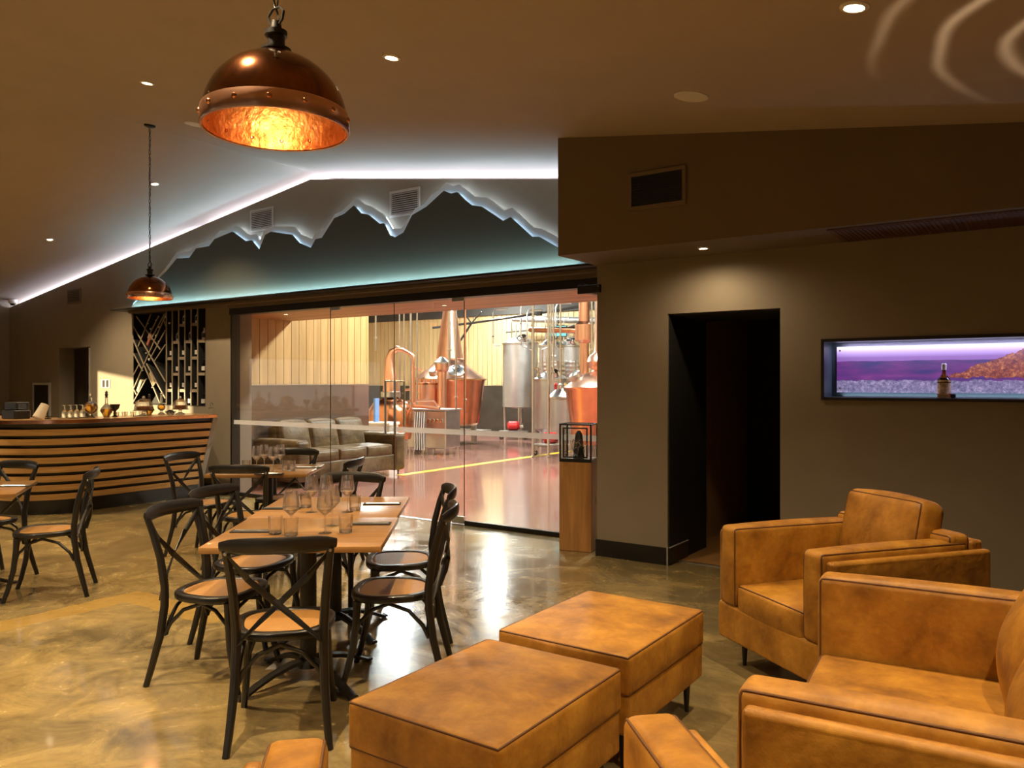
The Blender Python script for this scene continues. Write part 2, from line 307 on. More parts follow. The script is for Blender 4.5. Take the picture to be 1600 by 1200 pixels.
# ------------------------------------------------------------------ mesh building
class MB:
    def __init__(s): s.bm = bmesh.new()
    def box(s, x0, x1, y0, y1, z0, z1, bev=0, rot=None, seg=1):
        mtx = Matrix.Translation(((x0 + x1) / 2, (y0 + y1) / 2, (z0 + z1) / 2))
        if rot is not None: mtx = mtx @ rot
        mtx = mtx @ Matrix.Diagonal((abs(x1 - x0), abs(y1 - y0), abs(z1 - z0), 1))
        r = bmesh.ops.create_cube(s.bm, size=1, matrix=mtx)
        if bev:
            es = list({e for v in r['verts'] for e in v.link_edges})
            bmesh.ops.bevel(s.bm, geom=es, offset=bev, segments=seg, affect='EDGES', profile=.5)
        return s
    def tube(s, path, r, n=8, ry=None, up=(0, 0, 1), cap=True, closed=False):
        P = [Vector(p) for p in path]; N = len(P); rings = []
        pu = Vector(up)
        for i, p in enumerate(P):
            if closed: t = P[(i + 1) % N] - P[i - 1]
            else: t = P[min(i + 1, N - 1)] - P[max(i - 1, 0)]
            t.normalize()
            a = pu - pu.dot(t) * t
            if a.length < 1e-3: a = Vector((1, 0, 0)) - t.x * t
            a.normalize(); b_ = t.cross(a)
            if ry is None: pu = a
            ra = r[i] if isinstance(r, (list, tuple)) else r
            rb = ra if ry is None else (ry[i] if isinstance(ry, (list, tuple)) else ry)
            rings.append([s.bm.verts.new(p + a * rb * math.sin(q) + b_ * ra * math.cos(q)) for q in (2 * math.pi * (k + .5) / n for k in range(n))])
        for i in range(N if closed else N - 1):
            A, B = rings[i], rings[(i + 1) % N]
            for k in range(n): s.bm.faces.new((A[k], A[(k + 1) % n], B[(k + 1) % n], B[k]))
        if cap and not closed:
            s.bm.faces.new(rings[0][::-1]); s.bm.faces.new(rings[-1])
        return s
    def lathe(s, prof, c=(0, 0, 0), n=24, m=None):
        m = m or Matrix.Translation(c); rings = []
        for r, z in prof:
            if r < 1e-5: rings.append([s.bm.verts.new(m @ Vector((0, 0, z)))])
            else: rings.append([s.bm.verts.new(m @ Vector((r * math.cos(2 * math.pi * k / n), r * math.sin(2 * math.pi * k / n), z))) for k in range(n)])
        for A, B in zip(rings, rings[1:]):
            for k in range(n):
                a, b_, c_, d = A[k % len(A)], A[(k + 1) % n % len(A)], B[(k + 1) % n % len(B)], B[k % len(B)]
                f = [a]
                for q in (b_, c_, d):
                    if q not in f: f.append(q)
                if len(f) > 2:
                    try: s.bm.faces.new(f)
                    except ValueError: pass
        return s
    def prism(s, pts, axis, a, b_):
        def v3(p, q): return {'y': (p[0], q, p[1]), 'z': (p[0], p[1], q), 'x': (q, p[0], p[1])}[axis]
        A = [s.bm.verts.new(v3(p, a)) for p in pts]; B = [s.bm.verts.new(v3(p, b_)) for p in pts]
        s.bm.faces.new(A); s.bm.faces.new(B[::-1])
        for i in range(len(pts)): j = (i + 1) % len(pts); s.bm.faces.new((A[i], B[i], B[j], A[j]))
        return s
    def quad(s, *p):
        s.bm.faces.new([s.bm.verts.new(q) for q in p]); return s
    def build(s, name, mat, parent=None, smooth=True, loc=None, rot=None, angle=35):
        bmesh.ops.recalc_face_normals(s.bm, faces=s.bm.faces)
        me = D.meshes.new(name); s.bm.to_mesh(me); s.bm.free()
        me.materials.append(M[mat] if isinstance(mat, str) else mat)
        if smooth:
            me.shade_smooth(); me.set_sharp_from_angle(angle=R(angle))
        o = D.objects.new(name, me); COL.objects.link(o)
        if parent is not None: o.parent = parent
        if loc is not None: o.location = loc
        if rot is not None: o.rotation_euler = rot
        return o
def tag(o, label=None, cat=None, group=None, kind=None):
    if label: o['label'] = label
    if cat: o['category'] = cat
    if group: o['group'] = group
    if kind: o['kind'] = kind
    return o
def thing(name, loc, rz=0, label=None, cat=None, group=None):
    o = D.objects.new(name, None); COL.objects.link(o); o.empty_display_size = .1
    o.location = loc; o.rotation_euler = (0, 0, rz); return tag(o, label, cat, group)
def kids(o): return [c for c in COL.objects if c.parent is o]
def tree(o): return (o, [tree(c) for c in kids(o)])
def dup(t, parent=None):
    o, ch = t; c = o.copy(); COL.objects.link(c)
    c.parent = parent
    for k in ch: dup(k, c)
    return c
def struct(name, mb, mat, parent=None, smooth=False, **k):
    o = mb.build(name, mat, parent, smooth, **k)
    if parent is None: o['kind'] = 'structure'
    return o
def hole_wall(mb, x0, x1, z0, z1, y0, y1, holes):
    """wall slab in the XZ plane with rectangular holes (hx0,hx1,hz0,hz1), sorted by x, not overlapping"""
    x = x0
    for hx0, hx1, hz0, hz1 in sorted(holes):
        if hx0 > x: mb.box(x, hx0, y0, y1, z0, z1)
        if hz0 > z0: mb.box(hx0, hx1, y0, y1, z0, hz0)
        if hz1 < z1: mb.box(hx0, hx1, y0, y1, hz1, z1)
        x = hx1
    if x < x1: mb.box(x, x1, y0, y1, z0, z1)
    return mb

# ------------------------------------------------------------------ the room shell
XL, XR, YB, YF = -15.6, 1.6, -4.0, 6.65     # left wall, right wall, rear wall, feature wall
struct('floor', MB().box(XL - .3, XR + .3, YB - .3, YF + .03, -.1, 0), 'concrete')
struct('floor_distillery', MB().box(-20.5, .5, YF + .03, 20, -.1, 0), 'epoxy')
# gable ceiling, two slopes
mb = MB()
for xa, xb in ((XL - .2, -7.6), (-7.6, XR + .2)):
    za, zb = zc(xa), zc(xb)
    mb.prism([(xa, za), (xb, zb), (xb, zb + .12), (xa, za + .12)], 'y', YB - .2, 7.15)
struct('ceiling', mb, 'ceil')
# feature wall at Y 6.65: body up to 2.56, gable above it stopping short of the ceiling (light coving)
mb = MB()
hole_wall(mb, XL, -9.17, 0, 2.56, YF, YF + .25, [(-13.8, -12.8, 0, 2.09), (-11.55, -9.74, 1.18, 2.56)])
struct('wall_back', mb, 'wall')
pts = [(XL, 2.56), (-3.2, 2.56), (-3.2, zc(-3.2) - .09), (-7.6, zc(-7.6) - .09), (XL, zc(XL) - .09)]
struct('wall_back_gable', MB().prism(pts, 'y', YF, YF + .08), 'wall')
struct('coving_light_stop', MB().prism([(XL, 2.62), (-2.4, 2.62), (-2.4, zc(-2.4) + .05), (-7.6, 4.2), (XL, zc(XL) + .05)], 'y', 7.05, 7.12), 'wall')  # unseen panel added behind the coving to block leaking light
struct('trim_2', MB().box(XL, -2.4, YF + .08, 7.12, 2.56, 2.62), 'wall')
# header over the glazing
struct('trim_3', MB().box(-9.17, -3.2, YF - .06, YF + .2, 2.505, 2.56).box(-11.42, -3.2, YF - .16, YF - .001, 2.545, 2.575), 'beam')
struct('trim_4', MB().box(-9.17, -3.2, YF - .03, YF + .10, 2.42, 2.505), 'track')
t = struct('trim_5', MB().box(-11.6, -3.34, 6.32, YF, 2.577, 2.60, .004), 'track')    # ledge
# doorway 1 behind the bar: dark passage
struct('door_1', MB().box(-14.2, -12.2, 8.2, 8.3, 0, 2.3).box(-14.2, -12.2, YF + .25, 8.2, 2.15, 2.25).box(-14.3, -14.2, YF + .25, 8.3, 0, 2.25).box(-12.3, -12.2, YF + .25, 8.3, 0, 2.25), 'wall')
struct('trim_6', MB().box(-12.83, -12.80, YF - .01, YF + .25, 0, 2.07), 'silverpaint')
# right wall, thick, with the dark doorway and the display niche
BX = -3.33
mb = MB(); hole_wall(mb, BX, XR, 0, 2.54, 6.15, 6.9, [(-2.67, -1.75, 0, 2.085), (-1.45, .9, 1.387, 1.838)])
struct('wall_right', mb, 'wall')
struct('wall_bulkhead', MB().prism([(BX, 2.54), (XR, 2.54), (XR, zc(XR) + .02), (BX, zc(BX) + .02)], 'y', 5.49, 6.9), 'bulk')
struct('door_2', MB().box(-2.67, -2.66, 6.17, 7, 0, 2.085).box(-1.76, -1.75, 6.17, 7, 0, 2.085).box(-2.67, -1.75, 6.2, 7, 2.07, 2.085)
       .box(-3.0, -.4, 8.6, 8.7, 0, 2.6).box(-3.1, -3.0, 6.9, 8.7, 0, 2.6).box(-.5, -.4, 6.9, 8.7, 0, 2.6).box(-3.1, -.4, 6.9, 8.7, 2.5, 2.6).box(-1.75, -.5, 6.9, 6.95, 0, 2.5).box(-3, -2.67, 6.9, 6.95, 0, 2.5).box(-2.67, -1.75, 6.9, 6.95, 2.085, 2.5), 'blackwall')
o = struct('floor_corridor', MB().box(-2.66, -1.76, 6.35, 8.6, .001, .006).box(-3.0, -.5, 6.95, 8.6, .0, .004), 'wood_floor')
struct('trim_7', MB().box(-2.66, -1.76, 6.33, 6.35, 0, .009), 'steel')
struct('baseboard_right', MB().box(BX - .012, -2.67, 6.138, 6.15, 0, .145, .002).box(BX - .012, BX, 6.15, 6.63, 0, .145, .002).box(-1.75, XR, 6.138, 6.15, 0, .145, .002), 'black')
struct('baseboard_doorway', MB().box(-2.66, -2.648, 6.15, 6.55, 0, .145, .002), 'black')
struct('trim_8', MB().box(-2.66, -2.646, 6.15, 6.55, .145, .150).box(-2.672, -2.665, 6.136, 6.15, 0, .15), 'silverpaint')
struct('baseboard_back', MB().box(XL, -13.8, YF - .012, YF, 0, .12).box(-12.8, -9.2, YF - .012, YF, 0, .12), 'black')
# an open dark door leaf inside the corridor with a steel edge and handle
t = thing('corridor_door', (-2.0, 7.7, 0), R(0), 'black open door leaf with a bright edge inside the dark doorway', 'door')
MB().box(0, .82, -.02, .02, .01, 2.05, .003).build('door_leaf', 'black', t)
MB().box(-.006, 0, -.02, .02, .01, 2.05).build('edge_strip', 'steel', t)
MB().tube([(.08, -.02, 1.0), (.08, -.06, 1.0), (.20, -.06, 1.0)], .009).build('handle', 'chrome', t)
# left, rear and far right walls
WY0, WY1, WZ0, WZ1 = -3.0, 1.55, .55, 2.12
mb = MB(); mb.box(XL - .2, XL, YB, WY0, 0, 3.1).box(XL - .2, XL, WY1, YF + .25, 0, 3.1).box(XL - .2, XL, WY0, WY1, 0, WZ0).box(XL - .2, XL, WY0, WY1, WZ1, 3.1)
struct('wall_left', mb, 'wall')
RX0, RX1, RZ1 = -9.5, .6, 2.35
mb = MB(); mb.prism([(XL, RZ1), (XR, RZ1), (XR, zc(XR) + .05), (-7.6, 4.16), (XL, zc(XL) + .05)], 'y', YB - .15, YB)
mb.box(XL, RX0, YB - .15, YB, 0, RZ1).box(RX1, XR, YB - .15, YB, 0, RZ1)
struct('wall_rear', mb, 'wall')
w = struct('window_fill', MB().box(RX0, RX1, YB - .10, YB - .04, 0, .06).box(RX0, RX1, YB - .10, YB - .04, RZ1 - .06, RZ1).box(RX0, RX0 + .06, YB - .10, YB - .04, 0, RZ1).box(RX1 - .06, RX1, YB - .10, YB - .04, 0, RZ1), 'winframe')  # rear glazing out of view, added for soft frontal fill
for k in range(1, 7):
    x = RX0 + (RX1 - RX0) * k / 7; MB().box(x - .03, x + .03, YB - .10, YB - .04, .06, RZ1 - .06).build('mullion', 'winframe', w)
MB().box(RX0 + .06, RX1 - .06, YB - .075, YB - .069, .06, RZ1 - .06).build('pane', 'glass', w)
struct('wall_far_right', MB().box(XR, XR + .15, YB, 6.9, 0, 3.0), 'wall')
w = struct('window_1', MB().box(XL - .12, XL - .06, WY0, WY1, WZ0, WZ0 + .05).box(XL - .12, XL - .06, WY0, WY1, WZ1 - .05, WZ1)
           .box(XL - .12, XL - .06, WY0, WY0 + .05, WZ0, WZ1).box(XL - .12, XL - .06, WY1 - .05, WY1, WZ0, WZ1), 'winframe')
for k in range(1, 2):
    y = WY0 + (WY1 - WY0) * k / 4
    MB().box(XL - .12, XL - .06, y - .02, y + .02, WZ0 + .05, WZ1 - .05).build('mullion', 'winframe', w)
MB().box(XL - .092, XL - .086, WY0 + .05, WY1 - .05, WZ0 + .05, WZ1 - .05).build('pane', 'glass', w)

struct('sun_blocker_wall', MB().box(-14.6, 2.5, -10.2, -10, 0, 3.0), 'wall')  # unseen wall added outside to keep low sun off the rear glazing
struct('ground_outside', MB().box(-26, 6, -14, YB - .3, -.12, -.02).box(-26, XL - .3, YB - .3, 10, -.12, -.02), 'garden')
# ------------------------------------------------------------------ mountain silhouette sign (two layers with a lit edge)
DK = [(-11.37, 2.602), (-10.603, 2.998), (-10.388, 3.105), (-10.158, 3.248), (-9.859, 3.233), (-9.707, 3.346), (-9.415, 3.349), (-9.288, 3.433), (-8.918, 3.49), (-8.768, 3.406), (-8.649, 3.338), (-8.532, 3.338), (-8.371, 3.193), (-8.247, 3.378), (-8.135, 3.406), (-7.755, 3.33), (-7.624, 3.217), (-7.402, 3.133), (-7.316, 3.228), (-7.205, 3.234), (-6.994, 3.442), (-6.826, 3.473), (-6.676, 3.548), (-6.569, 3.449), (-6.455, 3.422), (-6.275, 3.294), (-6.209, 3.293), (-6.122, 3.155), (-6.035, 3.117), (-5.907, 3.157), (-5.781, 3.332), (-5.678, 3.366), (-5.576, 3.4), (-5.337, 3.537), (-5.24, 3.494), (-5.163, 3.499), (-5.068, 3.411), (-4.974, 3.339), (-4.844, 3.308), (-4.575, 3.13), (-4.487, 3.158), (-4.231, 2.936), (-4.147, 2.928), (-3.977, 2.827), (-3.621, 2.631), (-3.58, 2.602)]
LT = [(-11.40, 2.602), (-11.36, 2.70), (-10.536, 3.145), (-10.254, 3.347), (-9.945, 3.338), (-9.778, 3.41), (-9.452, 3.449), (-9.262, 3.545), (-9.075, 3.544), (-8.904, 3.583), (-8.742, 3.471), (-8.624, 3.421), (-8.508, 3.427), (-8.433, 3.327), (-8.307, 3.472), (-8.195, 3.485), (-7.785, 3.44), (-7.653, 3.326), (-7.446, 3.252), (-7.369, 3.335), (-7.253, 3.329), (-7.045, 3.505), (-6.924, 3.531), (-6.7, 3.654), (-6.57, 3.561), (-6.479, 3.532), (-6.276, 3.413), (-6.21, 3.33), (-6.144, 3.235), (-5.992, 3.219), (-5.886, 3.325), (-5.781, 3.423), (-5.677, 3.441), (-5.555, 3.534), (-5.462, 3.568), (-5.355, 3.637), (-5.257, 3.586), (-5.18, 3.596), (-4.99, 3.444), (-4.804, 3.405), (-4.606, 3.248), (-4.507, 3.264), (-4.259, 3.041), (-4.158, 3.018), (-4.02, 2.939), (-3.66, 2.738), (-3.5, 2.602)]
t = thing('mountain_silhouette', (-7.5, 6.55, 2.60), 0, 'dark mountain range silhouette with a pale blue snow edge above the glass doors', 'wall art')
off = Vector((7.5, -6.55, -2.60))
MB().prism([(x + 7.5, z - 2.6) for x, z in DK], 'y', -.07, -.045).build('dark_range', 'mount_dark', t, smooth=False)
MB().prism([(x + 7.5, z - 2.6) for x, z in LT], 'y', -.01, .02).build('pale_range', 'mount_pale', t, smooth=False)
MB().tube([(x + 7.5, .055, z - 2.6 - .035) for x, z in LT[2:-1]], .007, 5).build('led_strip', 'led', t)
MB().tube([(x + 7.5, -.028, z - 2.6 - .022) for x, z in DK[2:-2]], .005, 5).build('led_strip', 'led_added', t)  # second strip added behind the dark layer to brighten the pale face

# ------------------------------------------------------------------ vents
def vent(label, x0, x1, z0, z1, y, nsl, fm, bm_, group=None, rim=.03):
    t = thing('air_vent', ((x0 + x1) / 2, y, z0), 0, label, 'air vent', group)
    w = (x1 - x0) / 2; h = z1 - z0
    MB().box(-w, w, -.018, 0, 0, rim, .003).box(-w, w, -.018, 0, h - rim, h, .003).box(-w, -w + rim, -.018, 0, rim, h - rim, .003).box(w - rim, w, -.018, 0, rim, h - rim, .003).build('frame', fm, t)
    MB().box(-w + rim, w - rim, -.003, 0, rim, h - rim).build('back_plate', 'ventdark', t)
    for k in range(nsl):
        z = rim + (h - 2 * rim) * (k + .5) / nsl
        MB().box(-w + rim, w - rim, -.016, -.008, z - .35 * (h - 2 * rim) / nsl + .002, z + .18 * (h - 2 * rim) / nsl).build('slat', bm_, t)
    return t
vent('grey wall vent above the shorter left peaks of the mountain silhouette', -8.752, -8.288, 3.49, 3.775, YF, 10, 'ventgrey', 'ventgrey')
vent('grey wall vent beside the tallest peak of the mountain silhouette', -6.26, -5.809, 3.385, 3.68, YF, 10, 'ventgrey', 'ventgrey')
vent('dark louvred vent high on the bulkhead above the dark doorway', -2.70, -2.235, 2.82, 3.105, 5.49, 12, 'ventbrown', 'ventdark')
vent('small brown vent high on the wall above the bar passage', -13.51, -13.08, 2.80, 3.05, YF, 7, 'ventbrown', 'ventbrown')
t = thing('slot_grille', (.15, 5.83, 2.54), 0, 'long dark brown slot grille set in the underside of the bulkhead', 'air vent')
MB().box(-1.43, 1.43, -.27, .27, -.008, 0, .002).build('frame', 'grille', t)
q = MB()
for k in range(100): q.box(-1.40 + k * .028, -1.40 + k * .028 + .016, -.25, .25, -.012, -.008)
q.build('slats', 'grille', t, smooth=False)['kind'] = 'stuff'

# ------------------------------------------------------------------ ceiling fittings
def slope_rot(x):
    s = -.145 if x > -7.6 else .145
    return (0, -math.atan(s), 0)
def downlight(x, y, z, power, label, flat=False, r=.048, grp='recessed ceiling downlights', cone=115):
    t = thing('downlight', (x, y, z), 0, label, 'ceiling light', grp)
    if not flat: t.rotation_euler = slope_rot(x)
    MB().lathe([(r * .62, -.002), (r * .72, -.010), (r, -.006), (r * 1.02, 0), (r * .62, 0)], n=28).build('trim_ring', 'white', t)
    MB().lathe([(0, -.004), (r * .62, -.004), (r * .62, 0), (0, 0)], n=20).build('lens', 'lamp', t)
    light('downlight_beam', 'SPOT', (x, y, z - .03), power * 2.6, WARM, (0, 0, -1), spot_size=R(cone), spot_blend=.9, shadow_soft_size=.03)
dls = [(-0.712, 3.591, 42, 'large bright downlight near the top right, over the armchairs', .06),
       (-3.33, 3.548, 55, 'downlight in the ceiling right of the large copper pendant', .055),
       (-5.857, 3.485, 62, 'downlight left of the large copper pendant, above the round speaker disc', .055),
       (-8.971, 5.435, 75, 'downlight beside the chain of the small copper pendant', .055),
       (-11.654, 5.491, 70, 'lowest downlight at far left, above the bar', .055)]
for x, y, p, lb, r in dls: downlight(x, y, zc(x), p, lb, r=r)
downlight(-2.221, 5.784, 2.54, 4.5, 'small downlight in the bulkhead underside above the dark doorway', True, .045, cone=168)
HN = iter(('over the armchairs', 'at the far right wall', 'between the pendants', 'over the left dining table', 'over the bar front', 'behind the bar', 'behind the armchairs', 'by the rear windows'))
def fill_dl(x, y, p): downlight(x, y, zc(x), p, 'added fill downlight out of view, ' + next(HN), grp='added fill downlights out of view')  # unseen lamps added to brighten the room
for x, y, p in ((-2.2, 1.2, 74), (.4, 1.6, 45), (-4.7, 1.0, 75), (-7.4, 1.2, 75), (-10.2, 2.4, 110), (-13.2, 3.2, 90), (-1.2, -1.4, 75), (-5.5, -2.0, 75)): fill_dl(x, y, p)
for x, y, lb, r in ((-1.859, 4.64, 'white round ceiling speaker over the bulkhead side', .105), (-6.826, 4.556, 'white round ceiling speaker left of the large pendant, seen edge on', .105)):
    t = thing('ceiling_speaker', (x, y, zc(x)), 0, lb, 'speaker', 'round ceiling speakers'); t.rotation_euler = slope_rot(x)
    MB().lathe([(0, -.008), (r * .93, -.008), (r * .93, 0)], n=36).build('grille', 'white', t)
    MB().lathe([(r * .93, 0), (r * .93, -.010), (r, -.008), (r * 1.01, 0)], n=36).build('rim', 'white', t)
t = thing('security_camera', (-15.33, 6.592, zc(-15.33)), 0, 'white dome security camera in the top left corner', 'camera')
MB().lathe([(.075, 0), (.078, -.02), (.07, -.06), (.055, -.075), (0, -.075)], n=24).build('housing', 'white', t)
MB().lathe([(.045, -.07), (.042, -.09), (.028, -.105), (0, -.11)], n=20).build('dome', 'black', t)

# ------------------------------------------------------------------ copper pendants
def pendant(x, y, zr, label):
    t = thing('pendant_lamp', (x, y, zr), 0, label, 'pendant lamp', 'riveted copper dome pendants')
    r = .208; N = 14; th = .004
    MB().lathe([(r * math.cos(R(a)), .01 + r * .95 * math.sin(R(a))) for a in [6 * k for k in range(15)]] + [(.03, .01 + r)], n=64).build('dome_shell', 'cu_dark', t, angle=60)
    MB().lathe([(.012, .006 + r - th)] + [((r - th) * math.cos(R(a)), .008 + (r - th) * .95 * math.sin(R(a))) for a in [84 - 6 * k for k in range(15)]] + [(r - th, -.018)], n=64).build('dome_lining', 'cu_in', t, angle=60)
    MB().lathe([(r - .003, -.020), (r + .004, -.021), (r + .007, -.015), (r + .0055, .020), (r + .002, .034), (r - .001, .034)], n=64).build('rim_band', 'copper', t, angle=60)
    for k in range(N):
        a = 2 * math.pi * (k + .3) / N; m = Matrix.Translation(((r + .004) * math.cos(a), (r + .004) * math.sin(a), .010)) @ Matrix.Rotation(a, 4, 'Z') @ Matrix.Rotation(R(90), 4, 'Y')
        q = MB().lathe([(.0085, 0), (.008, .004), (.005, .0075), (0, .0085)], n=10, m=m)
        m2 = Matrix.Translation(((r - .006) * math.cos(a), (r - .006) * math.sin(a), .010)) @ Matrix.Rotation(a, 4, 'Z') @ Matrix.Rotation(R(-90), 4, 'Y')
        q.lathe([(.006, 0), (.005, .003), (0, .004)], n=8, m=m2); q.build('rivet', 'copper_red', t)
    MB().lathe([(.045, r + .006), (.045, r + .012), (.026, r + .016), (.026, r + .05), (.033, r + .052), (.033, r + .066), (.018, r + .070), (.014, r + .095), (0, r + .097)], n=24).build('lamp_holder', 'black', t)
    MB().tube([(.028, 0, r + .095), (.034, 0, r + .118), (.016, 0, r + .135), (-.016, 0, r + .135), (-.034, 0, r + .118), (-.028, 0, r + .095), (0, 0, r + .075)], .004, 6, closed=True).build('shackle', 'black', t)
    # chain of links and the flex beside it
    top = zc(x) - zr; z = r + .135; ch = MB(); k = 0
    while z < top - .05:
        pts = []
        for q in range(10):
            a = 2 * math.pi * q / 10; u = .0085 * math.cos(a); w_ = .021 * math.sin(a)
            pts.append((u if k % 2 == 0 else 0, 0 if k % 2 == 0 else u, z + .02 + w_))
        ch.tube(pts, .0026, 5, closed=True, up=(.3, .7, .2)); z += .035; k += 1
    ch.build('chain', 'black', t)
    pts = [(.007 * math.cos(k * .9), .007 * math.sin(k * .9), r + .09 + (top - r - .10) * k / 40) for k in range(41)]
    MB().tube(pts, .0028, 5).build('flex', 'black', t)
    c = MB().lathe([(0, 0), (.055, 0), (.052, -.018), (.02, -.03), (0, -.032)], n=24).build('canopy', 'black', t, loc=(0, 0, top)); c.rotation_euler = slope_rot(x)
    MB().lathe([(.016, .165), (.018, .14), (.033, .11), (.036, .09), (.028, .068), (0, .058)], n=16).build('bulb', 'bulb', t)
    light('pendant_glow', 'POINT', (x, y, zr + .03), .75, (1, .62, .30), shadow_soft_size=.03)
pendant(-1.91, 1.54, 2.285, 'large copper dome pendant lamp with riveted rim, nearest the camera')
pendant(-7.50, 4.49, 2.375, 'smaller, more distant copper dome pendant lamp on a long chain above the bar end')

# ------------------------------------------------------------------ glazing: fixed panels and double doors
def pane(t, x0, x1, z0, z1, name='pane'):
    MB().box(x0, x1, -.005, .005, z0, z1).build(name, 'glass', t, smooth=False)
def band(t, x0, x1):
    MB().box(x0, x1, -.008, -.006, .955, 1.012).build('frosted_strip', 'frost', t, smooth=False)
gy = YF + .03
def glazed(name, x0, x1, label, cat, door=False, hside=0):
    t = thing(name, (x0, gy, 0), 0, label, cat); w = x1 - x0
    z0 = .02 if door else .045
    pane(t, .006, w - .006, z0, 2.44); band(t, .006, w - .006)
    MB().box(w - .006, w - .002, -.005, .005, z0, 2.42).build('edge', 'track', t)
    if not door: MB().box(0, w, -.02, .02, .001, .045, .003).build('floor_track', 'black', t)
    else:
        hx = .07 if hside < 0 else w - .07
        px0, px1 = (w - .16, w) if hside < 0 else (0, .16)
        MB().box(px0, px1, -.016, .016, 2.385, 2.44, .002).build('patch_fitting', 'steel', t)
        MB().box(px0, px1, -.018, .018, .01, .085, .002).build('patch_fitting', 'steel', t)
        h = thing('pull_handle', (0, 0, 0)); h.parent = t; h.name = 'pull_handle'
        COL.objects.unlink(h); D.objects.remove(h)
        q = MB()
        for s in (-1, 1):
            q.box(hx - .012, hx + .012, s * .075 - .008, s * .075 + .008, .92, 1.54, .003)
            for z in (.93, 1.53): q.box(hx - .012, hx + .012, min(s * .075, s * .005), max(s * .075, s * .005), z - .01, z + .01, .002)
        q.build('pull_handle', 'steel', t)
    return t
glazed('glass_screen', -9.15, -7.27, 'fixed glass panel left of the glass doors, beside the bar end', 'glass screen')
glazed('glass_door', -7.26, -6.225, 'left leaf of the frameless glass double door with steel pull handle', 'glass door', True, 1)
glazed('glass_door', -6.215, -5.215, 'right leaf of the frameless glass double door with steel pull handle', 'glass door', True, -1)
glazed('glass_screen', -5.205, -3.34, 'fixed glass panel right of the glass doors, behind the timber pedestal', 'glass screen')
struct('trim_9', MB().box(-7.27, -5.205, YF, YF + .06, 0, .004), 'steel')
struct('coving_light_stop0', MB().box(-9.17, -9.14, YF - .01, YF + .12, 0, 2.5), 'black')
t = thing('door_closer', (-3.42, 6.15, 2.30), 0, 'black metal sliding door bracket fixed at the wall corner above the pedestal', 'bracket')
MB().box(-.10, .13, -.02, .012, .0, .075, .004).box(-.10, -.04, 0, .45, .015, .09, .004).build('arm', 'black', t)
for z in (.018, .058): MB().lathe([(0, .004), (.005, .004), (.006, 0)], n=8, m=Matrix.Translation((.11, -.02, z)) @ Matrix.Rotation(R(90), 4, 'X')).build('screw', 'chrome', t)

# ------------------------------------------------------------------ display niche with backlit print and bottle
t = thing('display_case', (-1.45, 6.15, 1.387), 0, 'wide backlit display niche with purple landscape print in the right wall', 'display case')
Wd, Hd = 2.35, .451
teal = plain('teal_grey_frame', (.035, .055, .06), .4)
MB().box(0, Wd, -.012, .0, 0, .022).box(0, Wd, -.012, .0, Hd - .022, Hd).box(0, .022, -.012, 0, .022, Hd - .022).box(Wd - .022, Wd, -.012, 0, .022, Hd - .022).build('front_frame', 'black', t, smooth=False)
MB().box(.0, Wd, 0, .24, .0, .022).box(0, Wd, 0, .24, Hd - .022, Hd).box(0, .022, 0, .24, .022, Hd - .022).box(Wd - .022, Wd, 0, .24, .022, Hd - .022).box(0, Wd, .24, .25, 0, Hd).build('lining', teal, t, smooth=False)
p = MB().box(0, Wd - .12, -.01, 0, 0, .345).build('landscape_print', 'print', t, smooth=False, loc=(.06, .235, .055))
for z in (.085, .37): MB().lathe([(0, -.012), (.006, -.012), (.007, 0)], n=10, m=Matrix.Translation((.085, .212, z)) @ Matrix.Rotation(R(90), 4, 'X')).build('fixing_stud', 'chrome', t)
light('niche_strip', 'AREA', (-.3, 6.30, 1.80), 5, (.72, .6, 1), (0, .35, -1), 2.1, .02)
light('niche_strip', 'AREA', (-.3, 6.36, 1.415), 1.2, (.6, .75, 1), (0, .2, 1), 2.1, .02)
def bottle_prof(r, h, nr=.28, sh=.62):
    return [(0, 0), (r * .93, 0), (r, .01), (r, h * sh * .92), (r * .85, h * sh), (r * nr * 1.15, h * (sh + .14)), (r * nr, h * (sh + .2)), (r * nr, h * .93), (r * nr * 1.15, h * .94), (r * nr * 1.15, h * .97), (r * nr, h * .97), (0, h * .97)]
t = thing('whisky_bottle', (-.657, 6.25, 1.409), 0, 'amber whisky bottle standing in the backlit display niche', 'bottle')
MB().lathe(bottle_prof(.042, .235, .27, .58), n=28).build('body', 'darkbottle', t)
MB().lathe([(.0432, .03), (.0432, .105)], n=28).build('label', 'label', t)
MB().lathe([(.0432, .112), (.0432, .125)], n=28).build('neck_label', 'brass', t)
MB().lathe([(.0155, .195), (.0165, .235), (.012, .240), (0, .240)], n=16).build('cap', 'white', t)
t = thing('glass_stopper', (-.60, 6.24, 1.409), 0, 'small round dark stopper beside the whisky bottle in the niche', 'stopper')
MB().lathe([(0, 0), (.014, 0), (.018, .012), (.016, .028), (0, .034)], n=14).build('knob', 'black', t)

# ------------------------------------------------------------------ pedestal with glass case
pr = R(14)
t = thing('pedestal', (-3.60, 6.30, 0), pr, 'tall rough timber pedestal standing at the wall corner before the glass', 'pedestal')
MB().box(-.15, .15, -.12, .12, 0, .80, .004).build('block', 'pedestal', t, smooth=False)
t = thing('display_cabinet', (-3.60, 6.30, .80), pr, 'black framed glass case on top of the timber pedestal', 'display case')
MB().box(-.15, .15, -.12, .12, 0, .03, .002).build('base', 'black', t, smooth=False)
q = MB(); e = .014; a, bb, h = .15, .12, .345
for sx in (-1, 1):
    for sy in (-1, 1): q.box(sx * a - (e if sx > 0 else 0), sx * a + (0 if sx > 0 else e), sy * bb - (e if sy > 0 else 0), sy * bb + (0 if sy > 0 else e), .03, h)
for sy in (-1, 1): q.box(-a + e, a - e, sy * bb - (e if sy > 0 else 0), sy * bb + (0 if sy > 0 else e), h - e, h)
